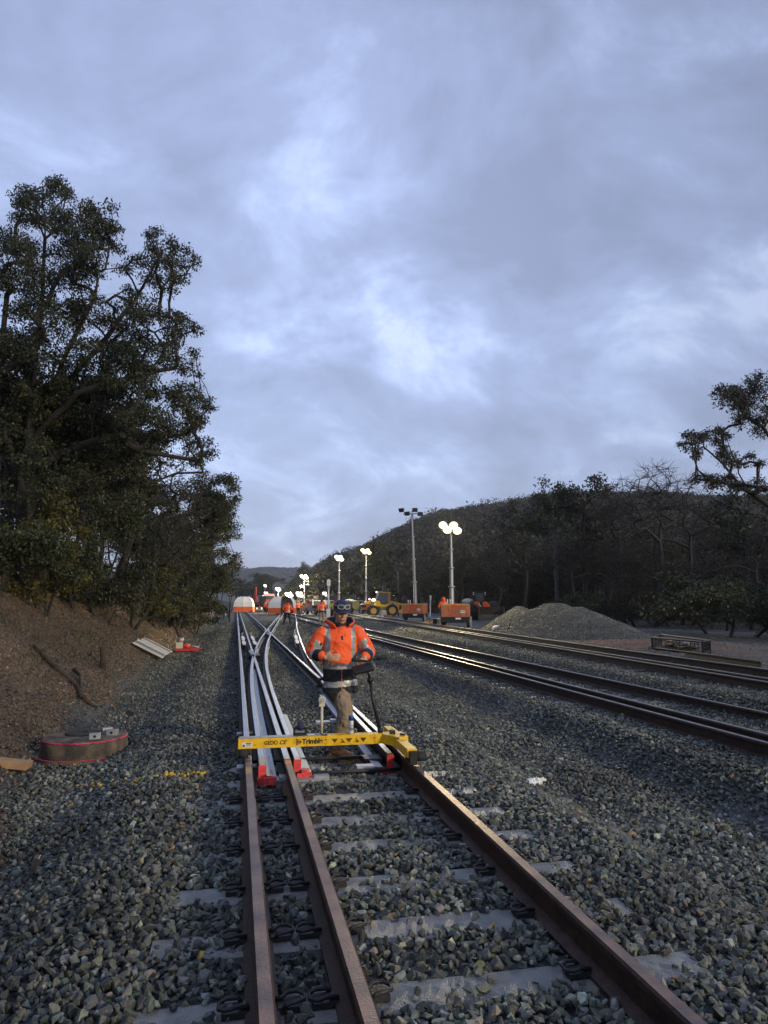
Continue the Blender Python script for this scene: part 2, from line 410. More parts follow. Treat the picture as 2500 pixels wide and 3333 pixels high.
V = np.stack([Rr*np.sin(B), Rr*np.cos(B), Z], -1).reshape(-1, 3); n, m = B.shape; i = np.arange(n*m).reshape(n, m)
F = np.stack([i[:-1,:-1], i[1:,:-1], i[1:,1:], i[:-1,1:]], -1).reshape(-1, 4)[:, ::-1]
link('distant_hill', np_mesh('distant_hill', V, F, ['hill_far'], smooth=True), kind='structure')

# ------------------------------------------------------------------ stones (crushed rock, uncountable)
def stone_templates(k, npts, seed):
    r = np.random.default_rng(seed); out = []
    while len(out) < k:
        p = r.normal(size=(npts, 3)); p /= np.linalg.norm(p, axis=1)[:, None]; p *= r.uniform(.75, 1, (npts, 1)); p *= np.array([1, r.uniform(.6, .95), r.uniform(.42, .8)])
        bm = bmesh.new(); [bm.verts.new(q) for q in p]
        bmesh.ops.convex_hull(bm, input=bm.verts); 
        for v in [v for v in bm.verts if not v.link_faces]: bm.verts.remove(v)
        bm.verts.index_update(); bm.verts.ensure_lookup_table()
        V = np.array([v.co[:] for v in bm.verts]); F = np.array([[v.index for v in f.verts] for f in bm.faces if len(f.verts) == 3]); bm.free()
        if len(V) >= npts-2: out.append((V*.5, F))
    return out
ST_HI = stone_templates(20, 13, 3); ST_LO = stone_templates(12, 8, 4)
def scatter(name, P, S, C, temps, seed, mname='stone', flat=.6, **k):
    """P centres, S sizes, C colours: one mesh of many separate convex stones"""
    r = np.random.default_rng(seed); n = len(P); which = r.integers(0, len(temps), n)
    q = r.normal(size=(n, 4)); q[:, 1:3] *= flat; q /= np.linalg.norm(q, axis=1)[:, None]
    w, x, y, z = q.T
    Rm = np.stack([1-2*(y*y+z*z), 2*(x*y-z*w), 2*(x*z+y*w), 2*(x*y+z*w), 1-2*(x*x+z*z), 2*(y*z-x*w), 2*(x*z-y*w), 2*(y*z+x*w), 1-2*(x*x+y*y)], -1).reshape(n, 3, 3)
    Vs, Fs, Cs = [], [], []; off = 0
    for t, (tv, tf) in enumerate(temps):
        idx = np.where(which == t)[0]
        if not len(idx): continue
        v = np.einsum('nij,kj->nki', Rm[idx], tv)*S[idx][:, None, None]+P[idx][:, None, :]
        f = tf[None]+(np.arange(len(idx))*len(tv))[:, None, None]+off
        Vs.append(v.reshape(-1, 3)); Fs.append(f.reshape(-1, 3)); Cs.append(np.repeat(C[idx], len(tv), 0)); off += v.shape[0]*v.shape[1]
    me = np_mesh(name, np.concatenate(Vs), np.concatenate(Fs), [mname], tint=np.concatenate(Cs))
    return link(name, me, kind='stuff', **k)
def stone_col(P, r):
    n = len(P); x, y = P[:, 0], P[:, 1]
    base = np.array([.082,.089,.079])*r.lognormal(0, .55, (n, 1))*np.clip(1+.35*fbm(x*.8, y*.8, 57, 3), .5, 1.6)[:, None]
    base *= 1+r.normal(0, .05, (n, 3))
    g = r.random(n)
    base[g < .16] = base[g < .16]*np.array([1.25,1.22,.95])
    base[g > .97] = np.array([.22,.19,.15])*r.uniform(.6, 1.2, ((g > .97).sum(), 1))
    base[g > .996] = np.array([.36,.21,.09])
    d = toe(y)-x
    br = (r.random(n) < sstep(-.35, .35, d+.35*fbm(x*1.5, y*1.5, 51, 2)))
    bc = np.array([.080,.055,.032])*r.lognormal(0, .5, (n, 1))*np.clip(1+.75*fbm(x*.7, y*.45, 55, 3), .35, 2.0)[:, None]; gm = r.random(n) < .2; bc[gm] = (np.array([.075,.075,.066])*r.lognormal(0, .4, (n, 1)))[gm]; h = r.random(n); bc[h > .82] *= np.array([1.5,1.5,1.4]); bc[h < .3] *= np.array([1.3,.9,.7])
    lit_gain = (.9+1.1*sstep(20, 34, y)*(1-sstep(3, 5, d)))[:, None]; bc = bc*lit_gain  # stone colour brightened where the farther bank slope is lit
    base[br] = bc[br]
    yd = x > t3c(y)+1.0
    base[yd] = (np.array([.11,.112,.108])*r.lognormal(0, .25, (n, 1)))[yd]
    base = np.clip(base, .02, .5)
    # yellow survey paint sprayed on stones
    s = np.zeros(n, bool)
    for (xa, ya), (xb, yb), w_, p_ in PAINT:
        ax, ay = xb-xa, yb-ya; L2 = ax*ax+ay*ay; t = np.clip(((x-xa)*ax+(y-ya)*ay)/L2, 0, 1)
        dd = np.hypot(x-xa-t*ax, y-ya-t*ay); s |= (dd < w_) & (r.random(n) < p_)
    s |= (r.random(n) < .0025) & (x > -.2) & (x < 2.2) & (y < 6.5)
    base[s] = np.array([.72,.46,.03])*r.uniform(.7, 1.1, (s.sum(), 1))
    return base
pa, pb, pc, pd = hit(262,2562)[:2], hit(450,2552)[:2], hit(460,2540)[:2], hit(645,2530)[:2]
PAINT = [(tuple(pa), tuple(pb), .05, .4), (tuple(pc), tuple(pd), .055, .75)]
SLP_Y = [1.28+.62*i for i in range(0, 110)]            # sleepers of the near track
SLP_Y = [y+.025*math.sin(i*2.3) for i, y in enumerate(SLP_Y)]
SLP_Y = np.array(SLP_Y)
RAILX = np.array([.145, .51, 1.645])
def jit(x0, x1, y0, y1, sp, r):
    xs = np.arange(x0, x1, sp); ys = np.arange(y0, y1, sp); X, Y = np.meshgrid(xs, ys)
    X = (X+r.uniform(-.6, .6, X.shape)*sp).ravel(); Y = (Y+r.uniform(-.6, .6, Y.shape)*sp).ravel()
    # keep what the picture or a step to its side could show
    k = (X > -.42*Y-1.6) & (X < 1.0*Y+1.6)
    return X[k], Y[k]
def sleeper_cover(x, y):
    """bare fraction: True where a sleeper top is swept clear of stones"""
    d = np.min(np.abs(y[:, None]-SLP_Y[None, :60]), 1); k = np.argmin(np.abs(y[:, None]-SLP_Y[None, :60]), 1)
    on = (d < .125) & (x > -.36) & (x < 2.14)
    edge = vnoise(x*3.1+k*7.7, y*0+k*3.3, 17)+.5*vnoise(x*9+k, y*9, 19)
    bare_mid = ((x > .60) & (x < 1.56) & (edge > -.60)) | ((x > 1.73) & (edge > -.4-.5*(k % 2))) | ((x < .07) & (edge > .12)) | ((x > .2) & (x < .45) & (edge > -.2))
    bare_mid &= ~((y > 6.6) & ((x < .12) | (x > .62)) & (edge < .45))
    cut = d < .125-.05*np.abs(vnoise(x*6+k*3, k*1.7, 23))
    return on & bare_mid & cut
def build_ballast():
    r = np.random.default_rng(11)
    out = []
    for (x0, x1, y0, y1, sp, smin, smax, lay) in [(-3.4, 5.4, 1.2, 5.2, .042, .030, .092, 2), (-5.5, 11, 5.2, 11, .050, .034, .090, 1), (-5.5, 11, 5.2, 11, .066, .034, .092, 1)]:
        for l in range(lay):
            x, y = jit(x0, x1, y0, y1, sp*(1+.15*l), r); s = r.uniform(smin, smax, len(x)); s = smin+(smax-smin)*r.beta(1.6, 1.8, len(x))
            z = H(x, y)+s*.18+l*.012+r.normal(0, .006, len(x))+.014*fbm(x*2.2, y*2.2, 29, 2)
            out.append((x, y, z, s))
    x, y, z, s = [np.concatenate([o[i] for o in out]) for i in range(4)]
    d = toe(y)-x; s = np.where(d > .1, s*.72, s)
    bare = sleeper_cover(x, y) & (r.random(len(x)) > .06)
    nr = np.min(np.abs(x[:, None]-RAILX[None]), 1) < .075
    band = ((y[:, None]-SLP_Y[None, :30]).__abs__().min(1) < .17)
    nr2 = (np.min(np.abs(x[:, None]-RAILX[None]), 1) < .17) & band
    pit = np.hypot(x+1.85, y-9.9) < .56
    turn = (y > 6.35) & (x > .2) & (x < 1.6) & (np.abs((y-SLP_Y[0]) % .62-.31) > .0) & (z > .03)
    k = ~(bare | nr | pit | (nr2 & (r.random(len(x)) < .8)))
    P = np.stack([x, y, z], -1)[k]
    return P, s[k]
P, S = build_ballast()
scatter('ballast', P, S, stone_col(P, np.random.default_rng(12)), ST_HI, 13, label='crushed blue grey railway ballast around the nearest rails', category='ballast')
def build_ballast_far():
    r = np.random.default_rng(14); out = []
    for (x0, x1, y0, y1, sp, smin, smax) in [(-8, 14, 11, 19, .060, .035, .075), (-9, 22, 19, 34, .078, .045, .09), (-9, 34, 34, 62, .13, .06, .13), (7, 13, 9, 32, .055, .04, .08)]:
        x, y = jit(x0, x1, y0, y1, sp, r); s = smin+(smax-smin)*r.beta(1.6, 2.0, len(x))
        z = H(x, y)+s*.15; out.append((x, y, z, s))
    x, y, z, s = [np.concatenate([o[i] for o in out]) for i in range(4)]
    k = ~(np.min(np.abs(x[:, None]-RAILX[None]), 1) < .07) & ~(sleeper_cover(x, y) & (r.random(len(x)) < .7))
    k &= ~((x > t3c(y)+1.2) & (r.random(len(x)) < .8))
    # far bed: outer sleeper ends stay clear
    ee = (x > t3c(y)-2.15) & (x < t3c(y)-1.6) & (np.abs(((y-10) % .7)-.35) > .21); k &= ~ee
    return np.stack([x, y, z], -1)[k], s[k]
P, S = build_ballast_far()
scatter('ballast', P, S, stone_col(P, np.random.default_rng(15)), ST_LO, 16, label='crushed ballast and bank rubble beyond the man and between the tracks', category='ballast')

# ================================================================== TRACKS
PROF = [(-.07,0),(.07,0),(.07,.012),(.014,.032),(.009,.12),(.036,.133),(.0365,.158),(.027,.1695),(-.027,.1695),(-.0365,.158),(-.036,.133),(-.009,.12),(-.014,.032),(-.07,.012)]
def sweep(name, ys, xf, zf, headm, bodym, prof=PROF, headset=(7,), parent=None, capm=None, scalez=1, **k):
    ys = np.asarray(ys, float); n = len(prof); xs = xf(ys); zs = zf(ys)
    pr = np.array(prof); V = np.zeros((len(ys), n, 3)); V[:, :, 0] = xs[:, None]+pr[None, :, 0]; V[:, :, 1] = ys[:, None]; V[:, :, 2] = zs[:, None]+pr[None, :, 1]*scalez
    V = V.reshape(-1, 3).tolist(); F = []; mi = []
    for i in range(len(ys)-1):
        for j in range(n): F.append((i*n+j, i*n+(j+1)%n, (i+1)*n+(j+1)%n, (i+1)*n+j)); mi.append(0 if j in headset else 1)
    F.append(tuple(range(n-1, -1, -1))); F.append(tuple((len(ys)-1)*n+j for j in range(n))); mi += [2 if capm else 1, 1]
    me = np_mesh(name, V, F, [headm, bodym]+([capm] if capm else []), mi)
    return link(name, me, parent, **k)
def interp_smooth(px, py):
    px = np.array(px, float); py = np.array(py, float); t = np.arange(px[0], px[-1]+.01, .25); v = np.interp(t, px, py)
    for _ in range(3):
        w = 13; vp = np.pad(v, w, mode='reflect', reflect_type='odd'); v = np.convolve(vp, np.ones(2*w+1)/(2*w+1), 'valid')
    return lambda y: np.interp(y, t, v)
zero = lambda y: np.zeros_like(np.asarray(y, float))
cst = lambda c: (lambda y: np.full_like(np.asarray(y, float), c))
YN = np.array([-1.5, 7.0]); MT['orange_mark'] = mat('orange_mark', (.7,.25,.12), .5, 0, .3, 30)
MT['yellow_mark'] = mat('yellow_mark', (.42,.28,.10), .5, 0, .5, 30)
YF = np.concatenate([np.arange(7.02, 60, 1.5), np.arange(60, 175, 6.)])
G1 = 'rails of the nearest track'
rail_left = sweep('rail', YN, cst(.145), zero, 'rust_head', 'rust', label='brown left rail of the nearest track, running under the left end of the yellow trolley', category='rail')
rail_mid = sweep('rail', YN, cst(.51), zero, 'rust_head', 'rust', label='brown middle rail close beside the left rail, nearest the camera', category='rail')
sweep('rail', YN, cst(1.645), zero, 'rust_head', 'rust', label='brown right rail of the nearest track, leading diagonally to the bottom right corner', category='rail')
mb = MB(); mb.box((.51, 6.86, .1702), (.056, .16, .001)); mb.build('paint_mark', 'orange_mark', rail_mid)
mb = MB(); mb.box((.145, 6.62, .1702), (.054, .26, .001)); mb.build('paint_mark', 'yellow_mark', rail_left)
sweep('rail', YF, cst(.145), zero, 'bright_head', 'steel_dark', label='shiny straight left rail running from the trolley to the nearer tent', category='rail')
fc = lambda y: .51+.16*np.clip((y-21)/3, 0, 1)
sweep('rail', np.arange(7.02, 24.6, .8), fc, zero, 'bright_head', 'steel_dark', label='shiny middle rail from the trolley to the first crossing, its far end bent out', category='rail')
sweep('rail', np.arange(22.3, 170, 3.), cst(.51), zero, 'bright_head', 'steel_dark', label='straight inner rail beyond the first crossing, running under the white tent', category='rail')
fb_ = interp_smooth([4, 6.45, 12, 15, 19, 23.7, 30, 36.8, 60, 96], [.27,.27,.275,.30,.42,.64,1.0,1.48,3.15,5.9])
fd_ = lambda y: fb_(y)+.335
fg_ = interp_smooth([2, 6, 10.5, 13, 16, 19.5, 23.7, 28, 38.9, 60, 96], [1.645,1.645,1.645,1.67,1.77,1.94,2.17,2.50,3.25,4.95,7.7])
ff_ = lambda y: np.interp(y, [6.7, 13.5, 14], [1.515, 1.63, 1.645])
blade = empty('switch_rail', (0,0,0), label='shiny switch blade curving right, red painted end just left of the middle rail', category='switch rail')
ysb = np.concatenate([[6.80, 6.85, 6.95], np.arange(7.2, 60, .9), np.arange(60, 92, 3.)])
sweep('blade_rail', ysb, fb_, zero, 'bright_head', 'steel_dark', parent=blade, capm='red_paint')
FOOT = [(.036,.0),(.125,.0),(.125,.032),(.036,.045)]
sweep('foot_flange', np.arange(6.72, 17.5, .5), fb_, cst(.05), 'galv', 'galv', FOOT, (2,3), parent=blade, capm='red_paint')
mb = MB()
for yy in (6.80, 6.87, 6.94, 7.5):
    mb = MB(); mb.box((float(fb_(yy))+.08, yy, .0875), (.03,.018,.004)); mb.build('bolt_hole', 'black', blade)
mb = MB(); mb.box((.27, 6.79, .085), (.072,.018,.165)); mb.box((.335, 6.712, .045), (.12,.014,.07)); mb.build('painted_end', 'red_paint', blade, bevel=.004)
bl2 = empty('switch_rail', (0,0,0), label='shiny narrow switch blade curving right, red painted end just right of the middle rail', category='switch rail')
yd = np.concatenate([[6.98, 7.05], np.arange(7.4, 60, .9), np.arange(60, 90, 3.)])
sweep('blade_rail', yd, fd_, zero, 'bright_head', 'steel_dark', parent=bl2, capm='red_paint')
sweep('foot_flange', np.arange(6.90, 10.6, .5), fd_, cst(.035), 'galv', 'galv', FOOT, (2,3), parent=bl2, capm='red_paint')
mb = MB(); mb.box((.605, 6.968, .085), (.072,.018,.165)); mb.box((.665, 6.89, .03), (.14,.016,.06)); mb.box((.685, 6.95, .0825), (.07,.10,.004)); mb.build('painted_end', 'red_paint', bl2, bevel=.004)
bl3 = empty('switch_rail', (0,0,0), label='switch blade with dark red end lying inside the right rail below the trolley', category='switch rail')
sweep('blade_rail', np.concatenate([[7.02], np.arange(7.2, 14.2, .5)]), ff_, zero, 'bright_head', 'steel_dark', parent=bl3, capm='red')
sweep('foot_flange', np.arange(6.95, 12.5, .5), lambda y: ff_(y)-.21, cst(.03), 'galv', 'steel_dark', FOOT, (2,3), parent=bl3, capm='red')
mb = MB(); mb.box((1.515, 7.01, .085), (.072,.016,.165)); mb.box((1.42, 6.942, .03), (.11,.014,.05)); mb.build('painted_end', 'red', bl3, bevel=.004)
sweep('rail', np.concatenate([[7.02], np.arange(8, 60, .9), np.arange(60, 94, 3.)]), fg_, zero, 'bright_head', 'steel_dark', label='shiny outer rail curving right behind the man towards the middle track', category='rail')
sweep('rail', np.concatenate([np.arange(14.25, 60, 3.), np.arange(60, 175, 6.)]), cst(1.645), zero, 'bright_head', 'steel_dark', label='straight right rail beyond the man, crossed by the curving rails', category='rail')
# guard rails and crossing castings
def guard(x, y0, y1, lab):
    g = empty('guard_rail', (0,0,0), label=lab, category='guard rail')
    sweep('rail_bar', [y0, y0+1.2, y1-1.2, y1], lambda y: x(y)+np.array([.05,0,0,.05]), cst(.0), 'steel_dark', 'steel_dark', parent=g)
    mb = MB(); c = float(x((y0+y1)/2)); q = lambda yy: float(x(yy))
    for ya, yb in ((y0+.1, y0+2.6), (y0+3.0, y0+6.5)):
        mb.prism([(q(ya)-.03, ya), (q(ya)+.06, ya), (q((ya+yb)/2)+.09, (ya+yb)/2), (q(yb)+.05, yb), (q(yb)-.03, yb), (q((ya+yb)/2)-.06, (ya+yb)/2)], 2, .172, .19)
    mb.build('flared_cap', 'white', g)
guard(cst(.29), 25.5, 36, 'white capped guard rail beside the straight left rail before the tent')
guard(cst(.68), 25.5, 36, 'white capped guard rail beside the inner rail before the tent')
guard(lambda y: fg_(y)-.17, 26, 39, 'white capped guard rail inside the outer curving rail')
def crossing(y, x0, lab):
    g = empty('track_crossing', (x0, y, 0), label=lab, category='track crossing')
    mb = MB()
    for sx, l in ((-.11, 1.5), (-.055, 2.2), (.055, 2.2), (.11, 1.5)): mb.box((sx, sx*4, .13), (.035, l, .08), rotz(-.04*(1 if sx > 0 else -1)))
    mb.build('wing_rails', 'bright_head', g)
    mb = MB(); mb.box((0, 0, .075), (.30, 1.6, .07)); mb.build('casting', 'steel_dark', g, bevel=.01)
crossing(22.2, .56, 'first rail crossing, where the curving rail cuts the inner straight rail')
crossing(35.0, 1.60, 'crossing where the narrow curving rail cuts the straight right rail')
crossing(39.2, 1.66, 'farther crossing where the outer curving rail cuts the straight right rail')

# middle and far tracks
for x, lab in ((5.58, 'near rail of the close pair on the middle track'), (5.94, 'second rail of the close pair on the middle track'), (7.08, 'single far rail of the middle track')):
    sweep('rail', np.concatenate([[2., 20], np.arange(30, 200, 10.)]), cst(x), zero, 'worn_head', 'rust', label=lab, category='rail')
z3 = lambda y: np.full_like(np.asarray(y, float), .207)
for d, lab in ((-1.505, 'near rail of the close pair on the raised far track'), (-1.14, 'second rail of the close pair on the raised far track'), (0, 'single far rail of the raised far track beside the yard')):
    sweep('rail', np.concatenate([np.arange(5, 80, 5.), np.arange(80, 240, 10.)]), (lambda y, d=d: t3c(y)+d), z3, 'worn_head', 'rust', label=lab, category='rail')

# sleepers with their spring clips
def clip_mesh():
    mb = MB(); pts = [(.02,-.045,.02),(.035,-.045,.036),(.08,-.04,.042),(.11,-.02,.036),(.112,.02,.034),(.085,.045,.040),(.045,.04,.044),(.02,.02,.034),(-.01,.02,.028)]
    mb.tube(pts, .0095, 6); mb.box((.05, 0, .012), (.10,.085,.024)); return mb.mesh('rail_clip', ['steel_dark'])
CLIP = clip_mesh()
def sleeper_mesh(x0, x1, w, seed, m='concrete'):
    mb = MB(); mb.prism([(-w/2,-.16),(w/2,-.16),(w/2,-.012),(w/2-.02,0),(-w/2+.02,0),(-w/2,-.012)], 0, x0, x1); return mb.mesh('sleeper', [m])
SM = sleeper_mesh(-.36, 2.14, .245, 0)
proto = None
GS = 'concrete sleepers of the nearest track'
for i, y in enumerate(SLP_Y[:97]):
    s = link('sleeper', SM, None, label='worn concrete sleeper half buried in ballast, crossing under the nearest rails', category='sleeper', group=GS)
    s.location = (0, float(y), -.003+.004*math.sin(i*1.7))
    if y > 7.7: s.location.z = -.035 if y < 60 else -.02
    if y < 6.3:
        for rx in RAILX:
            for sd in (-1, 1):
                c = link('rail_clip', CLIP, s); c.location = (float(rx)+sd*.062, 0, .003); c.rotation_euler = (0, 0, 0 if sd > 0 else math.pi)
SM3 = sleeper_mesh(-2.25, .55, .25, 0)
pin = MB(); pin.box((0, 0, .015), (.05, .06, .03)); pin.box((0, 0, .04), (.02, .02, .03)); PIN = pin.mesh('rail_clip', ['rust'])
for i in range(112):
    y = 8.2+.7*i
    s = link('sleeper', SM3, None, label='concrete sleeper with its end bare, in the raised bed of the far track', category='sleeper', group='concrete sleepers of the raised far track')
    s.location = (float(t3c(y)), y, .205)
    if y < 50:
        for q in (-1.595, -1.05, -.09):
            c = link('rail_clip', PIN, s); c.location = (q, 0, 0)
for i in range(50):
    y = 5+.7*i
    s = link('sleeper', SM, None, label='dark concrete sleeper mostly under ballast on the middle track', category='sleeper', group='sleepers of the middle track'); s.location = (5.45, y, -.012)
# steel slide plates in the turnout
SPm = MB(); SPm.box((0,0,.012), (.34,.16,.024)); SPm.box((.10,0,.034), (.14,.13,.022)); SPM = SPm.mesh('slide_plate', ['galv'])
plates = [(.215, 7.4), (.215, 9.3), (.72, 6.86), (1.28, 9.9), (.40, 6.86)]
for k, (x, y) in enumerate(plates):
    o = link('slide_plate', SPM, None, label='grey steel slide plate on a sleeper beside a switch blade', category='slide plate', group='slide plates of the switch'); o.location = (float(x), float(SLP_Y[np.argmin(abs(SLP_Y-y))]), .002)
g = empty('switch_lock', (0,0,0), label='dark steel lock box and bars between the sleepers by the man\'s boot', category='switch lock')
mb = MB(); mb.box((1.40, 7.36, .05), (.20,.22,.07)); mb.build('lock_box', 'steel_dark', g, bevel=.012)
mb = MB(); mb.box((1.30, 7.02, .055), (.26,.14,.05)); mb.build('lock_cover', 'galv', g, bevel=.012)
mb = MB(); mb.cyl((.1,7.48,.06), (1.7,7.48,.06), .018); mb.cyl((.5,6.92,.05), (1.6,6.92,.05), .016); mb.build('stretcher_bar', 'steel_dark', g)

# ================================================================== PEOPLE
V3 = Vector
def limb(mb, pts, rs, n=12):
    P = [V3(p) for p in pts]; out = []; ro = []
    for i in range(len(P)-1):
        for k in range(4):
            t = k/4; out.append(P[i].lerp(P[i+1], t)); ro.append(rs[i]*(1-t)+rs[i+1]*t)
    out.append(P[-1]); ro.append(rs[-1])
    for _ in range(2):
        out = [out[0]]+[(out[i-1]+out[i]*2+out[i+1])/4 for i in range(1, len(out)-1)]+[out[-1]]
    mb.tube(out, ro, n); mb.ell(P[0], (rs[0],)*3, 10, 6); mb.ell(P[-1], (rs[-1],)*3, 10, 6)
def hand(mb, w, d, up, side, curl=.5, sc=1.0, thumb=1):
    """palm and five fingers; w wrist, d direction of the fingers, up = back of the hand, side = towards the thumb"""
    w, d, up, side = V3(w), V3(d).normalized(), V3(up).normalized(), V3(side).normalized()
    side = (side-d*side.dot(d)).normalized(); up = d.cross(side) if up.dot(d.cross(side)) > 0 else side.cross(d)
    rot = Matrix((side, d, up)).transposed()
    mb.ell(w+d*.048*sc, (.042*sc, .052*sc, .017*sc), 12, 8, rot)
    for i, L in enumerate((.070, .078, .073, .058)):
        o = w+d*.085*sc+side*(.029-.0195*i)*sc
        a = curl; p = [o]; dd = d
        for s in (.45, .32, .25):
            dd = (dd*math.cos(a)-up*math.sin(a)).normalized(); up2 = (up*math.cos(a)+d*math.sin(a)); p.append(p[-1]+dd*L*s*sc); d_, up_ = dd, up2; a = curl*.8
            dd = (dd*math.cos(a)-up_*math.sin(a)).normalized()
        mb.tube(p, [.0098*sc, .0092*sc, .0085*sc, .0072*sc], 8); mb.ell(p[-1], (.0072*sc,)*3, 8, 5)
    o = w+d*.022*sc+side*.034*sc; td = (d*.75+side*.6-up*.35).normalized()
    mb.tube([w+d*.012*sc+side*.015*sc, o, o+td*.035*sc, o+td*.05*sc+d*.014*sc], [.015*sc, .0135*sc, .011*sc, .0085*sc], 8); mb.ell(o+td*.05*sc+d*.014*sc, (.0085*sc,)*3, 8, 5)
def person(name, loc, rz, label, J, look=(0,-1,-.35), hat='cap', trousers='khaki', top='hivis', lower='navy', split_z=.93, detail=1, group=None, h=1.72, shorts=False, hood=True, boots='boot', vox=None):
    """J: joints in local metres, facing -Y.  keys: pelvis, chest, neck, head, sh_l/r, el_, wr_, hip_, kn_, an_, toe_, hd_ (hand directions)"""
    root = empty(name, loc, rz, label=label, cat='person', group=group)
    vx = vox or (.0065 if detail else .014)
    P = {k: V3(v) for k, v in J.items()}
    lk = V3(look).normalized(); side = V3((0,0,1)).cross(lk).normalized(); hup = lk.cross(side)
    hrot = Matrix((side, lk, hup)).transposed()      # x: side, y: forward, z: up
    hc = P['head']; hl = lambda x, y, z: hc+side*x+lk*y+hup*z
    # --- body
    mb = MB()
    mb.ell(hl(0,-.012,.02), (.074,.094,.105), 18, 12, hrot); mb.ell(hl(0,.022,-.045), (.056,.062,.075), 16, 10, hrot); mb.ell(hl(0,.052,-.092), (.027,.026,.022), 10, 7, hrot)
    if detail:
        mb.ell(hl(0,.093,-.018), (.0125,.022,.014), 10, 6, hrot); mb.ell(hl(0,.088,.005), (.009,.014,.028), 8, 6, hrot)
        for s in (-1,1):
            mb.ell(hl(s*.076,-.01,-.005), (.010,.018,.030), 8, 6, hrot); mb.ell(hl(s*.034,.062,-.022), (.022,.018,.018), 8, 6, hrot); mb.ell(hl(s*.030,.073,.028), (.024,.014,.009), 8, 6, hrot)
            mb.ell(hl(s*.031,.071,.010), (.015,.012,.010), 8, 6, hrot)
        mb.ell(hl(0,.080,-.052), (.026,.012,.008), 10, 6, hrot); mb.ell(hl(0,.078,-.063), (.021,.012,.007), 10, 6, hrot)
    limb(mb, [P['neck']-V3((0,0,.05)), P['neck'], hc+hup*-.05-lk*.02], [.075,.058,.056])
    mb.rings([(P['pelvis']+V3((0,0,-.06)), .10,.08), (P['pelvis'], .14,.10), ((P['pelvis']+P['chest'])/2, .13,.09), (P['chest'], .15,.10), (P['neck']-V3((0,0,.06)), .10,.07)])
    for s in 'lr':
        limb(mb, [P['sh_'+s], P['el_'+s], P['wr_'+s]], [.05,.042,.028])
        hd = P['hd_'+s]; pu = P.get('hu_'+s, V3((0,-.3,1))); ps = P.get('hs_'+s, V3((0,0,1)))
        hand(mb, P['wr_'+s], hd, pu, ps, J.get('curl_'+s, (.5,0,0))[0], 1.05)
        limb(mb, [P['hip_'+s], P['kn_'+s], P['an_'+s]], [.08,.055,.038])
    body = fuse(mb, .0055 if detail else .013, 1)
    body.materials.append(MT['skin'])
    if detail:
        body.materials.append(MT['lip']); body.materials.append(MT['hair']); c = centers(body)
        d = c-np.array(hc); lx, ly, lz = d@np.array(side), d@np.array(lk), d@np.array(hup)
        mi = np.zeros(len(c), np.int32)
        mi[(ly > .06) & (np.abs(lx) < .027-.0) & (np.abs(lz+.057+.25*lx**2*10) < .006)] = 1
        mi[(ly > .045) & (np.abs(np.abs(lx)-.031) < .021) & (np.abs(lz-.036+.25*np.abs(np.abs(lx)-.031)) < .0065)] = 2
        mi[(ly > .045) & (np.abs(np.abs(lx)-.031) < .015) & (np.abs(lz-.003) < .0040)] = 2
        body.polygons.foreach_set('material_index', mi)
    bo = link('body', body, root)
    # hair
    mb = MB(); mb.ell(hl(0,-.028,.018), (.081,.085,.092), 16, 10, hrot); mb.build('hair', 'hair', root)
    # --- trousers
    mb = MB()
    pel = P['pelvis']; mb.rings([(pel+V3((0,0,-.09)), .13,.11), (pel+V3((0,0,-.04)), .165,.125), (pel+V3((0,0,.08)), .155,.11), (pel+V3((0,0,.14)), .15,.10)])
    for s in 'lr':
        A, K, G = P['hip_'+s], P['kn_'+s], P['an_'+s]
        end = K.lerp(G, .06 if shorts else .97)
        limb(mb, [A, K, K.lerp(G, .45), end] if not shorts else [A, K.lerp(A,.2), K], [.105,.078,.068,.058] if not shorts else [.10,.09,.09])
    me = fuse(mb, vx, 1); wrinkle(me, .011 if detail else .006, 9, 3); wrinkle(me, .005 if detail else .0, 27, 5); me.materials.append(MT[trousers]); link('trousers', me, root)
    # --- boots
    for s in 'lr':
        G, T = P['an_'+s], P['toe_'+s]
        f = (T-G); L = V3((f.x, f.y, f.z)); L.normalize(); sd_ = L.cross(V3((0,0,1))); sd_ = sd_.normalized() if sd_.length > .01 else V3((1,0,0)); u = sd_.cross(L)
        rr = Matrix((sd_, L, u)).transposed(); base = G-u*.085
        q = lambda a, b, c: base+sd_*a+L*b+u*c
        mb = MB(); mb.mi = 0
        mb.ell(q(0,-.01,.06), (.046,.06,.06), 12, 8, rr); mb.ell(q(0,.10,.052), (.052,.11,.050), 14, 8, rr); mb.ell(q(0,.18,.048), (.052,.062,.046), 12, 8, rr)
        mb.tube([q(0,-.005,.04), q(0,-.012,.16)], [.05,.056], 12)
        me = fuse(mb, .008 if detail else .014, 1); me.materials.append(MT[boots]); b_ = link('boot', me, root)
        if detail:
            mb = MB(); V = []
            prof = [(-.042,-.055),(-.048,0),(-.040,.06),(-.050,.12),(-.050,.20),(-.024,.24),(.024,.24),(.050,.20),(.050,.12),(.040,.06),(.048,0),(.042,-.055),(0,-.07)]
            n = len(prof); mb.add([q(a,b,-.008) for a, b in prof]+[q(a,b,.022) for a, b in prof], [tuple(range(n)), tuple(range(2*n-1, n-1, -1))]+[(i,(i+1)%n,n+(i+1)%n,n+i) for i in range(n)])
            mb.build('sole', 'sole', b_)
            mb = MB()
            for k in range(4): mb.tube([q(-.022,.03+.022*k,.100-.008*k), q(0,.036+.022*k,.108-.009*k), q(.022,.03+.022*k,.100-.008*k)], .003, 5)
            mb.build('laces', 'hair', b_)
    # --- jacket
    mb = MB(); ch = P['chest']; nk = P['neck']; mid = (pel+ch)/2
    hem = V3((pel.x, pel.y, J['hem'][0]))
    w = J.get('jw', (1,0,0))[0]
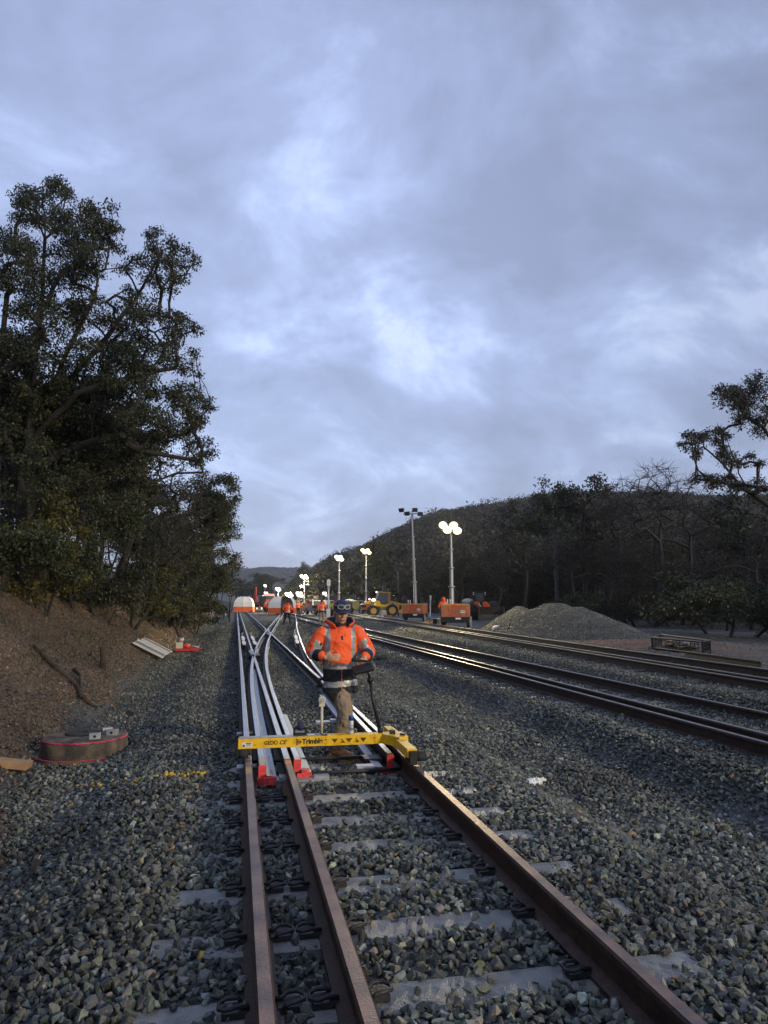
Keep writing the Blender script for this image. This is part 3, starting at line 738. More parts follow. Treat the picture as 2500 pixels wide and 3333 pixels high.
    mb.rings([(hem, .205*w, .15), (hem+V3((0,0,.12)), .200*w, .15), (pel+V3((0,0,.10)), .19*w, .145), (mid+V3((0,-.01,.05)), .190*w, .14), (ch, .205*w, .145), ((P['sh_l']+P['sh_r'])/2+V3((0,0,-.03)), .20, .125), ((P['sh_l']+P['sh_r'])/2+V3((0,0,.035)), .145, .105), (nk+V3((0,0,-.01)), .085, .085)], 28)
    for s in 'lr':
        S, E, W = P['sh_'+s], P['el_'+s], P['wr_'+s]
        limb(mb, [S, S.lerp(E, .5), E, E.lerp(W, .5), E.lerp(W, .86)], [.080,.078,.072,.056,.044], 14)
    me = fuse(mb, vx, 1); wrinkle(me, .010 if detail else .005, 7, 13)
    if detail: wrinkle(me, .005, 19, 17)
    me.materials.append(MT[top]); me.materials.append(MT['silver']); me.materials.append(MT[lower]); me.materials.append(MT['hivis'])
    c = centers(me); z = c[:, 2]; x = c[:, 0]; mi = np.zeros(len(c), np.int32)
    def along(A, B):
        A, B = np.array(A), np.array(B); v = B-A; t = ((c-A)@v)/(v@v); dist = np.linalg.norm(c-(A+np.clip(t,0,1)[:,None]*v), axis=1); return t, dist
    arm = np.zeros(len(c), bool)
    for s in 'lr':
        S, E, W = P['sh_'+s], P['el_'+s], P['wr_'+s]
        t1, d1 = along(S, E); t2, d2 = along(E, W)
        a = ((d2 < .088) & (t2 > .0)); sx_ = 1 if S.x > pel.x else -1
        a = a | ((d1 < .10) & (t1 > .35) & ((x-pel.x)*sx_ > .205*w))
        arm |= a
        ia = a & ((d2 < d1+.02) | (t2 > .15))
        mi[ia & (t2 > .30) & (t2 <= .43)] = 1; mi[ia & (t2 > .43) & (t2 < .80)] = 2; mi[ia & (t2 >= .80)] = 3
    zl = split_z; bd = ~arm
    mi[bd & (z < zl)] = 2
    mi[bd & (np.abs(z-(zl+.026)) < .027)] = 1
    if J['hem'][0] < zl-.15: mi[bd & (np.abs(z-(J['hem'][0]+.10+.01*np.sin(x*9))) < .030)] = 1
    mi[bd & (z > zl+.05) & (np.abs(np.abs(x-ch.x)-.135) < .026)] = 1
    if detail:
        fr = bd & (c[:,1] < ch.y-.03) & (np.abs(x-ch.x-.012) < .004); mi[fr & (z < zl+.05)] = 3
    me.polygons.foreach_set('material_index', mi); jk = link('jacket', me, root)
    # collar and folded hood
    if hood:
        for nm, ro, m_, zt in (('hood', 0, top, 0), ('hood_lining', -.014, 'black' if detail else top, .004)):
            V = []; F = []; n = 30; lv = 6
            for i in range(n+1):
                a = R(-150+300*i/n)      # 0 = back
                open_ = 1-.0*abs(a)
                for j in range(lv+1):
                    t = j/lv; rx = (.088+.062*math.sin(t*1.9)+ro+.012*math.sin(a*5+t*3)*t); ry = .085+.05*math.sin(t*1.9)+ro
                    hgt = (.15-.085*(abs(a)/R(150))**2.2)*t+zt*(1-t)-.03
                    V.append(nk+V3((rx*math.sin(a), ry*math.cos(a)+(.0 if abs(a) < 2 else -.02*t), hgt-.02*t*t)))
            for i in range(n):
                for j in range(lv): F.append((i*(lv+1)+j, (i+1)*(lv+1)+j, (i+1)*(lv+1)+j+1, i*(lv+1)+j+1))
            mb = MB(); mb.add(V, F, True); o = mb.build(nm, m_, jk)
            so_ = o.modifiers.new('s', 'SOLIDIFY'); so_.thickness = .010 if detail else .014; so_.offset = 0
    if detail:
        mb = MB(); zx = ch.x+.012
        mb.tube([(zx, nk.y-.125, nk.z-.10), (zx, ch.y-.152, ch.z+.02)], .006, 6); mb.box((zx, nk.y-.135, nk.z-.125), (.014,.012,.05)); mb.build('zip', 'steel_dark', jk)
        mb = MB(); mb.rings([(nk+V3((0,-.02,-.07)), .062,.06), (nk+V3((0,-.012,0)), .068,.064), (nk+V3((0,-.01,.035)), .066,.062)], 20); mb.build('inner_collar', 'navy', jk)
    # --- headgear
    if hat == 'cap':
        mb = MB(); V = []; F = []; n = 22; lv = 7
        for j in range(lv+1):
            q = j/lv*math.pi/2
            for k in range(n):
                a = 2*math.pi*k/n; V.append(hl(.086*math.cos(a)*math.cos(q), -.012+.103*math.sin(a)*math.cos(q), .048+.082*math.sin(q)))
        for j in range(lv):
            for k in range(n): F.append((j*n+k, j*n+(k+1)%n, (j+1)*n+(k+1)%n, (j+1)*n+k))
        mb.add(V, F, True); cap_ = mb.build('cap', 'cap', root)
        V = []; n = 14
        for i in range(n+1):
            a = math.pi*(.08+.84*i/n); V.append(hl(.084*math.cos(a), -.012+.101*math.sin(a), .052)); V.append(hl(.088*math.cos(a), -.012+.101*math.sin(a)+.066*math.sin(a)**.7, .040-.012*abs(math.cos(a))))
        mb = MB(); mb.add(V, [(2*i, 2*i+1, 2*i+3, 2*i+2) for i in range(n)], True); o = mb.build('peak', 'cap', cap_); so_ = o.modifiers.new('s', 'SOLIDIFY'); so_.thickness = .005
        if detail:
            g = empty('sunglasses', tuple(hl(0,0,0)), 0)
            g.parent = root
            mb = MB(); mb.mi = 0
            for s in (-1, 1):
                a = R(90-s*22); p = V3((.088*math.cos(a), -.012+.108*math.sin(a), .085)); n_ = V3((math.cos(a), math.sin(a), .35)).normalized(); t_ = V3((0,0,1)).cross(n_).normalized(); b_ = n_.cross(t_)
                rr = hrot @ Matrix((t_, b_, n_)).transposed(); cc = side*p.x+lk*p.y+hup*p.z
                pts = []
                for k in range(17):
                    u = 2*math.pi*k/16; su = lambda v: math.copysign(abs(v)**.6, v)
                    pts.append(cc+rr@V3((.033*su(math.cos(u)), .021*su(math.sin(u)), .004)))
                mb.tube(pts, .0055, 6)
                l_ = MB(); l_.ell(cc, (.031,.019,.004), 12, 6, rr); l_.build('lens', 'lens_off', g)
                a2 = R(90-s*95); e_ = V3((.09*math.cos(a2), -.012+.106*math.sin(a2), .075)); a1 = R(90-s*48); st = V3((.092*math.cos(a1), -.012+.11*math.sin(a1), .088))
                mb.tube([side*st.x+lk*st.y+hup*st.z, side*e_.x+lk*e_.y+hup*e_.z], .0045, 6)
            p = V3((0, .100, .090)); mb.tube([side*-.012+lk*.1+hup*.088, side*0+lk*.102+hup*.096, side*.012+lk*.1+hup*.088], .0045, 6)
            mb.build('frame', 'silver', g)
    elif hat == 'helmet':
        mb = MB(); mb.ell(hl(0,-.01,.045), (.10,.125,.10), 16, 10, hrot); mb.build('hard_hat', 'white', root)
    elif hat == 'hood':
        mb = MB(); mb.ell(hl(0,-.02,.0), (.125,.13,.15), 14, 10, hrot); mb.ell(P['neck'], (.15,.12,.1), 12, 8); me = fuse(mb, .016, 2); me.materials.append(MT[top]); link('hood', me, root)
    elif hat == 'beanie':
        mb = MB(); mb.ell(hl(0,-.01,.035), (.088,.105,.10), 14, 10, hrot); mb.build('beanie', 'navy', root)
    return root

# ---------------- the man with the trolley
J = dict(pelvis=(0,.02,.86), chest=(-.01,.0,1.24), neck=(.0,-.005,1.40), head=(.005,-.045,1.545),
    sh_l=(-.195,0,1.325), el_l=(-.315,.03,1.115), wr_l=(-.185,-.20,1.085), hd_l=(.85,-.42,-.02), hu_l=(0,-1,.3), hs_l=(-.1,-.1,1), curl_l=(.32,0,0),
    sh_r=(.175,0,1.33), el_r=(.325,.02,1.12), wr_r=(.225,-.215,1.075), hd_r=(-.12,-.55,-.8), hu_r=(.1,-.8,.7), hs_r=(-1,0,0), curl_r=(.45,0,0),
    hip_r=(.015,.0,.82), kn_r=(.045,-.13,.50), an_r=(-.03,.03,.118), toe_r=(.13,-.14,.085),
    hip_l=(-.03,.04,.82), kn_l=(.06,.02,.50), an_l=(.075,.32,.34), toe_l=(.07,.38,.13), hem=(.70,0,0), jw=(.93,0,0))
MAN = (1.10, 7.62, 0)
person('person', MAN, 0, 'smiling man in orange and navy rain jacket and blue cap, stepping behind the yellow trolley', J, look=(.10,-.92,-.30), hat='cap', split_z=.955)

# ---------------- distant workers
def stand(turn=0, arms='down', spread=.1):
    J = dict(pelvis=(0,0,.93), chest=(0,.0,1.28), neck=(0,-.01,1.46), head=(0,-.02,1.60), sh_l=(-.19,0,1.38), sh_r=(.19,0,1.38),
        hip_l=(-.09,0,.90), kn_l=(-.10-spread*.5,-.02,.50), an_l=(-.10-spread,.03,.09), toe_l=(-.12-spread,-.14,.05),
        hip_r=(.09,0,.90), kn_r=(.10+spread*.5,-.02,.50), an_r=(.10+spread,.03,.09), toe_r=(.12+spread,-.14,.05), hem=(.86,0,0))
    if arms == 'down': J.update(el_l=(-.27,.03,1.12), wr_l=(-.25,-.10,.90), hd_l=(0,-.2,-1), el_r=(.27,.03,1.12), wr_r=(.25,-.10,.90), hd_r=(0,-.2,-1))
    elif arms == 'front': J.update(el_l=(-.30,-.02,1.13), wr_l=(-.14,-.25,1.08), hd_l=(.7,-.7,0), el_r=(.30,-.02,1.13), wr_r=(.14,-.25,1.08), hd_r=(-.7,-.7,0))
    elif arms == 'carry': J.update(el_l=(-.33,-.03,1.17), wr_l=(-.20,-.16,1.36), hd_l=(.4,-.2,.8), el_r=(.28,.03,1.12), wr_r=(.30,-.10,.90), hd_r=(0,-.2,-1))
    return J
def foot(x, y): p = hit(x, y); return (p[0], p[1], p[2]+.02)
wk = [
 ((935,2031), R(165), 'front', 'worker seen from behind in orange jacket and black trousers, legs apart between the curving rails', dict(trousers='black', hat='beanie', boots='wood'), .16, 1.08),
 ((1047,2023), R(170), 'carry', 'worker in orange jacket, black band and khaki trousers walking with a pole on his shoulder', dict(trousers='khaki', hat='cap', split_z=.98), .03, 1.06),
 ((863,1988), R(150), 'front', 'left of two orange jacketed workers beside the white tent', dict(trousers='navy', hat='hood'), .08, .98),
 ((870,1990), R(20), 'down', 'right of two orange jacketed workers beside the white tent', dict(trousers='navy', hat='hood'), .08, .92),
 ((971,1982), R(200), 'front', 'worker in orange jacket standing right of the tent by the far red trailer', dict(trousers='black', hat='helmet'), .05, 1.05),
 ((1077,1992), R(60), 'front', 'worker in yellow vest over orange sleeves right of the white signal post', dict(trousers='navy', hat='cap', top='hivis_y'), .05, 1.0),
 ((1092,1992), R(110), 'down', 'worker in orange and yellow jacket half hidden behind the blue capped man', dict(trousers='black', hat='cap'), .05, 1.12),
 ((888,1975), R(180), 'down', 'orange jacketed worker standing at the left edge of the second tent', dict(trousers='black', hat='hood'), .05, 1.0),
 ((1445,2031), R(165), 'front', 'worker with orange hood up and navy trousers beside the nearest light tower trailer', dict(trousers='navy', hat='hood'), .05, 1.0),
]
WKP = []; WY = {(935,2031):50.5, (1047,2023):54, (863,1988):104, (870,1990):102, (971,1982):88, (1077,1992):72, (1092,1992):66, (888,1975):103, (1445,2031):42}
for (px, rz, arms, lab, kw, sp, sc_) in wk:
    p = foot(*px)
    if px in WY: q = at(px[0], px[1], WY[px]); p = (q[0], q[1], float(H(q[0], q[1]))+.02)
    o = person('person', p, rz, lab, stand(arms=arms, spread=sp), look=(0,-1,-.25), detail=0, hood=kw.get('hat') != 'hood', **kw); o.scale = (sc_,)*3; WKP.append(p)
p = WKP[1]
g = empty('carrying_pole', (p[0], p[1], p[2]), R(170), label='long pale pole with a round white head carried over a worker\'s shoulder', cat='pole')
mb = MB(); mb.cyl((.55,-.25,1.10), (-.42,.05,2.02), .018, n=8); mb.build('shaft', 'offwhite', g); mb = MB(); mb.ell((-.45,.06,2.06), (.09,.09,.10), 12, 8); mb.build('head', 'white', g)

# ================================================================== TROLLEY
tr = empty('track_trolley', (0,0,0), label='yellow track measuring trolley spanning the rails in front of the man', cat='trolley')
y0, y1 = 7.20, 7.31
mb = MB(); mb.bb((.05, y0, .24), (.90, y1, .335)); mb.build('beam', 'yellow', tr, bevel=.004)
# perforated right half: built as frame bars leaving triangular windows
mb = MB(); xa, xb = .903, 1.395; zb, zt_ = .24, .335
mb.bb((xa, y0, .330), (xb, y1-.062, .336)); 
mb.bb((xa, y1-.018, .330), (xb, y1, .336)); mb.bb((xa, y1-.062,.330), (xa+.05, y1-.018,.336)); mb.bb((xa+.165,y1-.062,.330), (xa+.20,y1-.018,.336)); mb.bb((xa+.29,y1-.062,.330), (xa+.325,y1-.018,.336)); mb.bb((xa+.44,y1-.062,.330), (xb,y1-.018,.336))
mb.bb((xa, y1-.004, zb), (xb, y1, zt_-.006)); mb.bb((xa, y0+.004, zb), (xb, y1-.004, zb+.005))
def face_with_tris(mb, y, th):
    tris = []; cxs = [.99+.0725*i for i in range(5)]
    zc0, zc1 = .262, .305
    for i, c in enumerate(cxs):
        if i % 2 == 0: tris.append([(c-.034, zc1), (c+.034, zc1), (c, zc0)])
        else: tris.append([(c-.034, zc0), (c+.034, zc0), (c, zc1)])
    quads = [[(xa,zb),(xb,zb),(xb,zc0),(xa,zc0)], [(xa,zc1),(xb,zc1),(xb,.330),(xa,.330)]]
    quads.append([(xa,zc0), (cxs[0],zc0), (cxs[0]-.034,zc1), (xa,zc1)])
    for i in range(4):
        a, b = cxs[i], cxs[i+1]
        if i % 2 == 0: quads.append([(a,zc0), (b-.034,zc0), (b,zc1), (a+.034,zc1)])
        else: quads.append([(a+.034,zc0), (b,zc0), (b-.034,zc1), (a,zc1)])
    quads.append([(cxs[4],zc0), (xb,zc0), (xb,zc1), (cxs[4]+.034,zc1)])
    for q in quads: mb.prism([(p[0], p[1]) for p in q], 1, y, y+th)
face_with_tris(mb, y0, .004)
mb.build('perforated_beam', 'yellow', tr)
mb = MB(); mb.bb((1.398, y0, .24), (1.47, y1, .336)); mb.prism([(1.4705, y0), (1.60, 6.98), (1.70, 7.02), (1.70, y1), (1.4705, y1)], 2, .24, .334)
mb.build('end_bracket', 'yellow', tr, bevel=.004)
mb = MB(); mb.bb((1.565, 6.52, .235), (1.66, 6.975, .315)); mb.build('rail_arm', 'yellow', tr, bevel=.005)
mb = MB(); mb.bb((1.60, 7.32, .235), (1.69, 7.75, .315)); mb.build('rail_arm', 'yellow', tr, bevel=.005)
for nm, c, ax in (('roller', (1.70, 6.58, .235), 0), ('roller', (1.72, 7.68, .235), 0), ('roller', (.10, 7.16, .205), 0)):
    mb = MB(); mb.cyl((c[0]-.05, c[1], c[2]-.0), (c[0]+.05, c[1], c[2]), .045 if c[0] > 1 else .04, n=20); mb.cyl((c[0]-.065, c[1], c[2]), (c[0]-.05, c[1], c[2]), .052, n=20); mb.build(nm, 'rubber', tr)
mb = MB(); mb.bb((1.585, 6.49, .175), (1.655, 6.519, .30)); mb.bb((1.60, 6.53, .175), (1.64, 6.75, .233)); mb.build('guide_block', 'black', tr, bevel=.006)
mb = MB(); mb.bb((.04, 7.14, .19), (.18, 7.30, .238)); mb.build('wheel_housing', 'black', tr, bevel=.008)
mb = MB(); mb.bb((.06, y0+.006, .337), (.60, y1-.01, .343)); mb.build('top_plate', 'galv', tr, bevel=.002)
mb = MB(); mb.bb((.72, y0+.01, .337), (.86, y1-.01, .345)); mb.build('top_plate', 'galv', tr, bevel=.002)
# warning sticker
st = MB(); st.bb((.085, y0-.003, .256), (.185, y0-.0005, .300)); so1 = st.build('sticker', 'white', tr)
mb = MB(); mb.prism([(.092,.264),(.118,.264),(.105,.286)], 1, y0-.006, y0-.0035); mb.bb((.125,y0-.006,.290), (.175,y0-.0035,.297)); mb.build('warning_mark', 'rust', so1)
mb = MB()
for z_ in (.283, .276, .269): mb.bb((.127,y0-.006,z_), (.172,y0-.0035,z_+.0018))
mb.build('small_print', 'steel_dark', so1)
mb = MB(); [mb.cyl((x_, y0-.003, .276), (x_, y0+.002, .276), .004, n=8) for x_ in (.205,.215)]; [mb.cyl((x_, y0-.003, z_), (x_, y0+.002, z_), .0035, n=8) for x_ in (.89,.912,1.388,1.41) for z_ in (.262,.30)]; mb.build('screws', 'black', tr)
text('lettering', 'GEDO', .052, (.300, y0-.002, .273), (R(90),0,0), 'black', tr, bold=.0008, width=.128)
text('lettering', 'CE', .052, (.443, y0-.002, .273), (R(90),0,0), 'black', tr, shear=.35, bold=.0008, width=.070)
text('lettering', 'Trimble', .068, (.668, y0-.002, .268), (R(90),0,0), 'black', tr, bold=.0022, width=.205)
# round globe emblem with three arrow points
mb = MB(); c0 = (.632, .288)
def arc(mb, cx, cz, r, a0, a1, th, n=20):
    for i in range(n):
        a, b = R(a0+(a1-a0)*i/n), R(a0+(a1-a0)*(i+1)/n)
        mb.add([(cx+math.cos(a)*(r-th), y0-.003, cz+math.sin(a)*(r-th)), (cx+math.cos(b)*(r-th), y0-.003, cz+math.sin(b)*(r-th)), (cx+math.cos(b)*r, y0-.003, cz+math.sin(b)*r), (cx+math.cos(a)*r, y0-.003, cz+math.sin(a)*r)], [(0,1,2,3)])
arc(mb, *c0, .023, 0, 360, .004); arc(mb, c0[0]+.008, c0[1]+.004, .019, 150, 300, .0035); arc(mb, c0[0]-.012, c0[1]-.008, .021, -20, 95, .0035); arc(mb, c0[0]+.004, c0[1]-.014, .020, 40, 170, .003); arc(mb, *c0, .012, 0, 360, .003)
for a in (0, 125, 235):
    u = R(a); r1, r2 = .025, .036
    mb.add([(c0[0]+math.cos(u)*r2, y0-.003, c0[1]+math.sin(u)*r2), (c0[0]+math.cos(u)*r1-math.sin(u)*.009, y0-.003, c0[1]+math.sin(u)*r1+math.cos(u)*.009), (c0[0]+math.cos(u)*r1+math.sin(u)*.009, y0-.003, c0[1]+math.sin(u)*r1-math.cos(u)*.009)], [(0,1,2)])
mb.build('emblem', 'black', tr)
# prism post, cable reel, whip, handle
mb = MB(); mb.cyl((.868, 7.27, .34), (.868, 7.27, .62), .014, n=12); pp = mb.build('prism_post', 'cream', tr)
mb = MB(); mb.bb((.80, 7.225, .3365), (.92, 7.30, .347)); mb.build('post_clamp', 'black', pp)
mb = MB(); mb.cyl((.868, 7.245, .675), (.868, 7.30, .675), .036, n=18); mb.bb((.838, 7.255, .61), (.898, 7.29, .66)); hh = mb.build('prism_head', 'cream', pp, bevel=.004)
mb = MB(); mb.cyl((.868, 7.238, .675), (.868, 7.244, .675), .024, n=16); mb.build('prism_glass', 'silver', hh)
mb = MB(); mb.cyl((.60, 7.25, .41), (.70, 7.25, .41), .008, n=8); mb.bb((.585, 7.22, .345), (.60, 7.28, .425)); mb.bb((.70, 7.22, .345), (.715, 7.28, .425)); mb.cyl((.585,7.22,.42), (.715,7.22,.42), .006, n=8); mb.cyl((.585,7.28,.42), (.715,7.28,.42), .006, n=8); mb.bb((.60,7.21,.345), (.70,7.29,.375)); rk = mb.build('equipment_cradle', 'black', tr)
mb = MB(); mb.cyl((.625, 7.25, .43), (.685, 7.25, .43), .036, n=18); mb.build('blue_reel', 'cap', rk)
mb = MB(); mb.tube([(.262,7.25,.343), (.272,7.25,.405), (.277,7.25,.43)], [.004,.003,.006], 6); mb.build('whip_pin', 'offwhite', tr)
mb = MB(); mb.tube([(1.20,7.27,.337),(1.195,7.27,.37),(1.21,7.27,.385),(1.222,7.27,.37),(1.22,7.27,.34)], .0045, 6); mb.build('lifting_ring', 'galv', tr)
hd = MB(); b0 = V3((1.468,7.27,.336)); b1 = V3((1.40,7.33,.66)); b2 = V3((1.372,7.34,.86)); b3 = V3((1.345,7.34,.975))
hd.tube([b0, b1, b2], [.019,.017,.017], 12); hd.tube([b2, b3], [.014,.014], 12); hd.cyl(b0-V3((0,0,.0)), b0+V3((-.004,.002,.05)), .028, n=12); hd.cyl(b2-V3((-.006,0,.03)), b2+V3((-.006,0,.02)), .027, n=12); hd.tube([b2+V3((-.03,-.01,-.02)), b2+V3((.035,-.01,.015))], .010, 8)
hp = hd.build('handle_pole', 'black', tr)
mb = MB(); c = b3+V3((0,-.02,.07)); mb.tube([c+V3((-.17,-.01,.02)), c+V3((0,0,.0)), c+V3((.10,0,.03)), c+V3((.185,-.01,.04))], .011, 10); mb.tube([b3, c], .013, 8); hb = mb.build('handlebar', 'black', hp)
for a, b in ((V3((-.17,-.01,.02)), V3((-.09,-.005,.011))), (V3((.09,0,.027)), V3((.195,-.011,.041)))):
    mb = MB(); mb.cyl(c+a, c+b, .018, n=12); mb.build('grip', 'rubber', hb)
mb = MB(); mb.box(b3+V3((-.06,-.06,.0)), (.21,.14,.035), roty(R(-12))@rotx(R(25))); ct = mb.build('control_unit', 'black', hp, bevel=.01)
mb = MB(); mb.tube([c+V3((.03,0,.01)), c+V3((.06,-.03,-.02)), c+V3((.075,-.03,-.06)), c+V3((.06,-.02,-.09))], .004, 6); mb.build('brake_lever', 'galv', hb)
mb = MB(); mb.tube([b1+V3((.01,0,-.03)), b1+V3((.07,0,-.09)), b1+V3((.135,.0,-.17)), (1.575,7.2,.40), (1.57,7.2,.34)], .003, 6); mb.bb((1.55,7.16,.336), (1.60,7.22,.372)); mb.cyl((1.66,7.10,.336), (1.66,7.10,.352), .03, n=14); mb.build('cable', 'black', tr)
g = empty('spray_can', (1.165, 7.262, .338), 0, label='white spray can with blue cap standing on the trolley beam', cat='spray can')
mb = MB(); mb.rings([((0,0,0), .024,.024), ((0,0,.004), .0255,.0255), ((0,0,.12), .0255,.0255), ((0,0,.13), .022,.022)], 20); cb_ = mb.build('can_body', 'can', g); mb = MB(); mb.rings([((0,0,.1305), .0262,.0262), ((0,0,.172), .0262,.0262), ((0,0,.175), .024,.024)], 20); mb.build('cap', 'blue', g)
mb = MB(); mb.rings([((0,0,.035), .0258,.0258), ((0,0,.085), .0258,.0258)], 20); mb.build('printed_band', 'galv', cb_)

# ================================================================== SITE OBJECTS
def P3(x, y, Y): return at(x, y, Y)
def lamp(parent_loc, power, color=(1,.86,.55), r=.25, spot=None):
    l = bpy.data.lights.new('tower_lamp', 'POINT' if spot is None else 'SPOT'); l.energy = power; l.color = color; l.shadow_soft_size = r
    if spot is not None: l.spot_size = R(150); l.spot_blend = .5
    o = bpy.data.objects.new('tower_lamp', l); COL.objects.link(o); o.location = parent_loc
    if spot is not None: o.rotation_euler = (V3(spot)-V3(parent_loc)).to_track_quat('-Z', 'Y').to_euler()
    return o
def light_tower(p, rz, topz, label, lens, body='orange', sc=1.0, power=0, color=(1,.86,.55), mast_dx=0, lean=0, full=True, spot=None, headw=1.0, closed=False):
    hs = 1.0 if lens == 'lens_off' else 1.1
    t = empty('light_tower', p, rz, label=label, cat='light tower', group='mobile light towers beside the tracks')
    gz = .0; L = topz-p[2]
    def gl(v): return t.matrix_basis @ V3(v)
    if full:
        mb = MB(); mb.prism([(-.80,.62),(.80,.62),(.80,1.28),(.74,1.36),(-.74,1.36),(-.80,1.28)], 1, -.55*sc, .95*sc)
        b = mb.build('body', body, t, bevel=.02)
        mb = MB(); mb.bb((-.79,-.575*sc,1.255), (.79,-.551*sc,1.335)); mb.build('yellow_trim', 'yellow_old', b)
        mb = MB()
        for x in np.linspace(-.32,.34,6): mb.bb((x,-.568*sc,.70), (x+.04,-.551*sc,1.20))
        mb.build('rear_ribs', body, b)
        mb = MB(); mb.bb((-.14,-.60*sc,1.24), (.12,-.577*sc,1.33)); mb.build('red_label', 'marker_red', b)
        for x in (-.30, .66):
            mb = MB(); mb.cyl((x,-.585*sc,1.14), (x,-.553*sc,1.14), .06, n=14); mb.build('tail_light', 'yellow_old', b)
            mb = MB(); mb.cyl((x,-.585*sc,.96), (x,-.553*sc,.96), .06, n=14); mb.build('tail_light', 'marker_red', b)
            mb = MB(); mb.prism([(x-.05,.70),(x+.05,.70),(x,.79)], 1, -.575*sc, -.553*sc); mb.build('reflector', 'red', b)
        mb = MB(); mb.bb((.30,-.575*sc,.84), (.56,-.553*sc,.98)); pl = mb.build('notice', 'white', b)
        mb = MB(); mb.bb((.34,-.579*sc,.90), (.42,-.576*sc,.94)); mb.bb((.45,-.579*sc,.90), (.54,-.576*sc,.94)); mb.build('notice_text', 'blue', pl)
        for sx in (-.78, -.02, .74):
            pass
        mb = MB(); mb.bb((-.815,-.2,.72), (-.802,.5,1.2)); mb.build('side_door', 'red', b); mb = MB(); mb.bb((-.822,.55,1.02), (-.802,.75,1.22)); mb.build('side_sticker', 'yellow_old', b)
        mb = MB(); mb.bb((-.80,-.60*sc,.30), (.80,.95*sc,.615)); mb.bb((-.5,.95*sc,.40), (.5,1.2*sc,.48)); ch = mb.build('chassis', 'black', t, bevel=.02)
        mb = MB(); mb.bb((.02,-.62*sc,.48), (.32,-.603*sc,.58)); mb.build('number_plate', 'white', ch)
        mb = MB(); mb.cyl((0,1.2*sc,.42), (0,2.3*sc,.40), .05, n=8); mb.build('drawbar', 'black', t)
        for s in (-1, 1):
            mb = MB(); mb.cyl((s*.62,.1,.31), (s*.80,.1,.31), .31, n=22); w_ = mb.build('wheel', 'rubber', t, bevel=.02); mb = MB(); mb.cyl((s*.79,.1,.31), (s*.81,.1,.31), .17, n=16); mb.build('rim', 'galv', w_)
            for yy in (-.5, .85):
                mb = MB(); mb.bb((s*.86-.03,yy-.03,.02), (s*.86+.03,yy+.03,.62)); mb.bb((s*.86-.09,yy-.09,.0), (s*.86+.09,yy+.09,.03)); mb.bb((min(s*.80,s*.86),yy-.02,.42), (max(s*.80,s*.86),yy+.02,.47)); mb.build('stabiliser_leg', 'galv', t)
        mb = MB(); [mb.cyl((x,-.2,1.36), (x,-.2,1.62), .035, .025, n=8) for x in (-.45,-.30)]; mb.build('exhaust', 'white', b)
    n = 4; z0 = 1.3 if full else 0; zs = [z0+(L-z0)*k/n for k in range(n+1)]
    for k in range(n):
        r = (.13-.022*k)*sc; xk = mast_dx+lean*(zs[k]-z0); xk2 = mast_dx+lean*(zs[k+1]-z0)
        mb = MB(); mb.tube([(xk, .1, zs[k]-(.25 if k else .4)), (xk2, .1, zs[k+1])], [r, r], 8, False); ms = mb.build('mast_section', 'galv', t)
        mb = MB(); mb.cyl((xk2, .1, zs[k+1]-.09), (xk2, .1, zs[k+1]-.0), r*1.5, n=10); mb.build('collar', 'galv', ms)
        mb = MB(); q = [(xk+(xk2-xk)*i/10+r*1.3, .1+.02*math.sin(i*2), zs[k]+(zs[k+1]-zs[k])*i/10) for i in range(11)]; mb.tube(q, .018, 5); mb.build('coiled_cable', 'black', ms)
    xt = mast_dx+lean*(L-z0)
    mb = MB(); mb.bb((xt-.55*headw,.06,L-.03), (xt+.55*headw,.14,L+.05)); mb.cyl((xt,.1,L-.2), (xt,.1,L+.25), .05, n=8); mb.build('crossbar', 'galv', t)
    for (x, z, ry) in ((-.62,.28,-18), (-.26,.0,-14), (.20,.26,14), (.52,-.06,18)):
        x = x*headw*(1 if hs == 1 else .66); c = V3((xt+x, .0, L+.05+z))
        h = empty('lamp_head', c, R(ry)); h.parent = t; h.rotation_euler = (R(25), 0, R(ry)); h.scale = (hs,)*3
        mb = MB(); mb.prism([(-.16,-.14),(.16,-.14),(.10,.15),(-.10,.15)], 0, -.21, .21); m_ = MB()
        m_.add([(-.21,-.13,-.16),(.21,-.13,-.16),(.21,-.13,.16),(-.21,-.13,.16),(-.14,.14,-.10),(.14,.14,-.10),(.14,.14,.10),(-.14,.14,.10)], [(0,1,2,3),(7,6,5,4),(0,4,5,1),(1,5,6,2),(2,6,7,3),(3,7,4,0)])
        m_.build('housing', 'black', h, bevel=.012); m_ = MB()
        if lens == 'lens_off': m_.bb((-.19,-.145,-.14), (.19,-.132,.14))
        else: m_.ell((0,-.12,0), (.235,.12,.20), 18, 12)
        m_.build('lens', lens, h)
    if power:
        lamp(gl((xt, -.55, L+.15)), power, color, .3, spot)
    return t
def base(x, y): p = hit(x, y); return (p[0], p[1], p[2])
def bearing_rz(p): return -math.atan2(p[0], p[1])    # local -Y looks back to the camera
pA = base(1484, 2043); pB = base(1350, 2024); pC = base(1198, 2001)
def topz(p, ypx): 
    d = math.hypot(p[0], p[1]); e = elev(1250, ypx); return None
def z_at(p, x, y):
    q = ray(x, y); t = math.hypot(p[0], p[1])/math.hypot(q[0], q[1]); return CZ+q[2]*t
light_tower(pA, bearing_rz(pA)-.05, z_at(pA, 1469, 1725), 'light tower nearest the camera, glaring yellow, orange trailer with number plate', 'lens_warm', power=5000, color=(1,.80,.42), mast_dx=-.22, spot=(pA[0]-8, pA[1]-14, 0), headw=1.0)
light_tower(pB, bearing_rz(pB)-.22, z_at(pB, 1342, 1672), 'tallest light tower with dark unlit lamp heads on a red trailer', 'lens_off', mast_dx=.05, lean=-.035, headw=1.25)
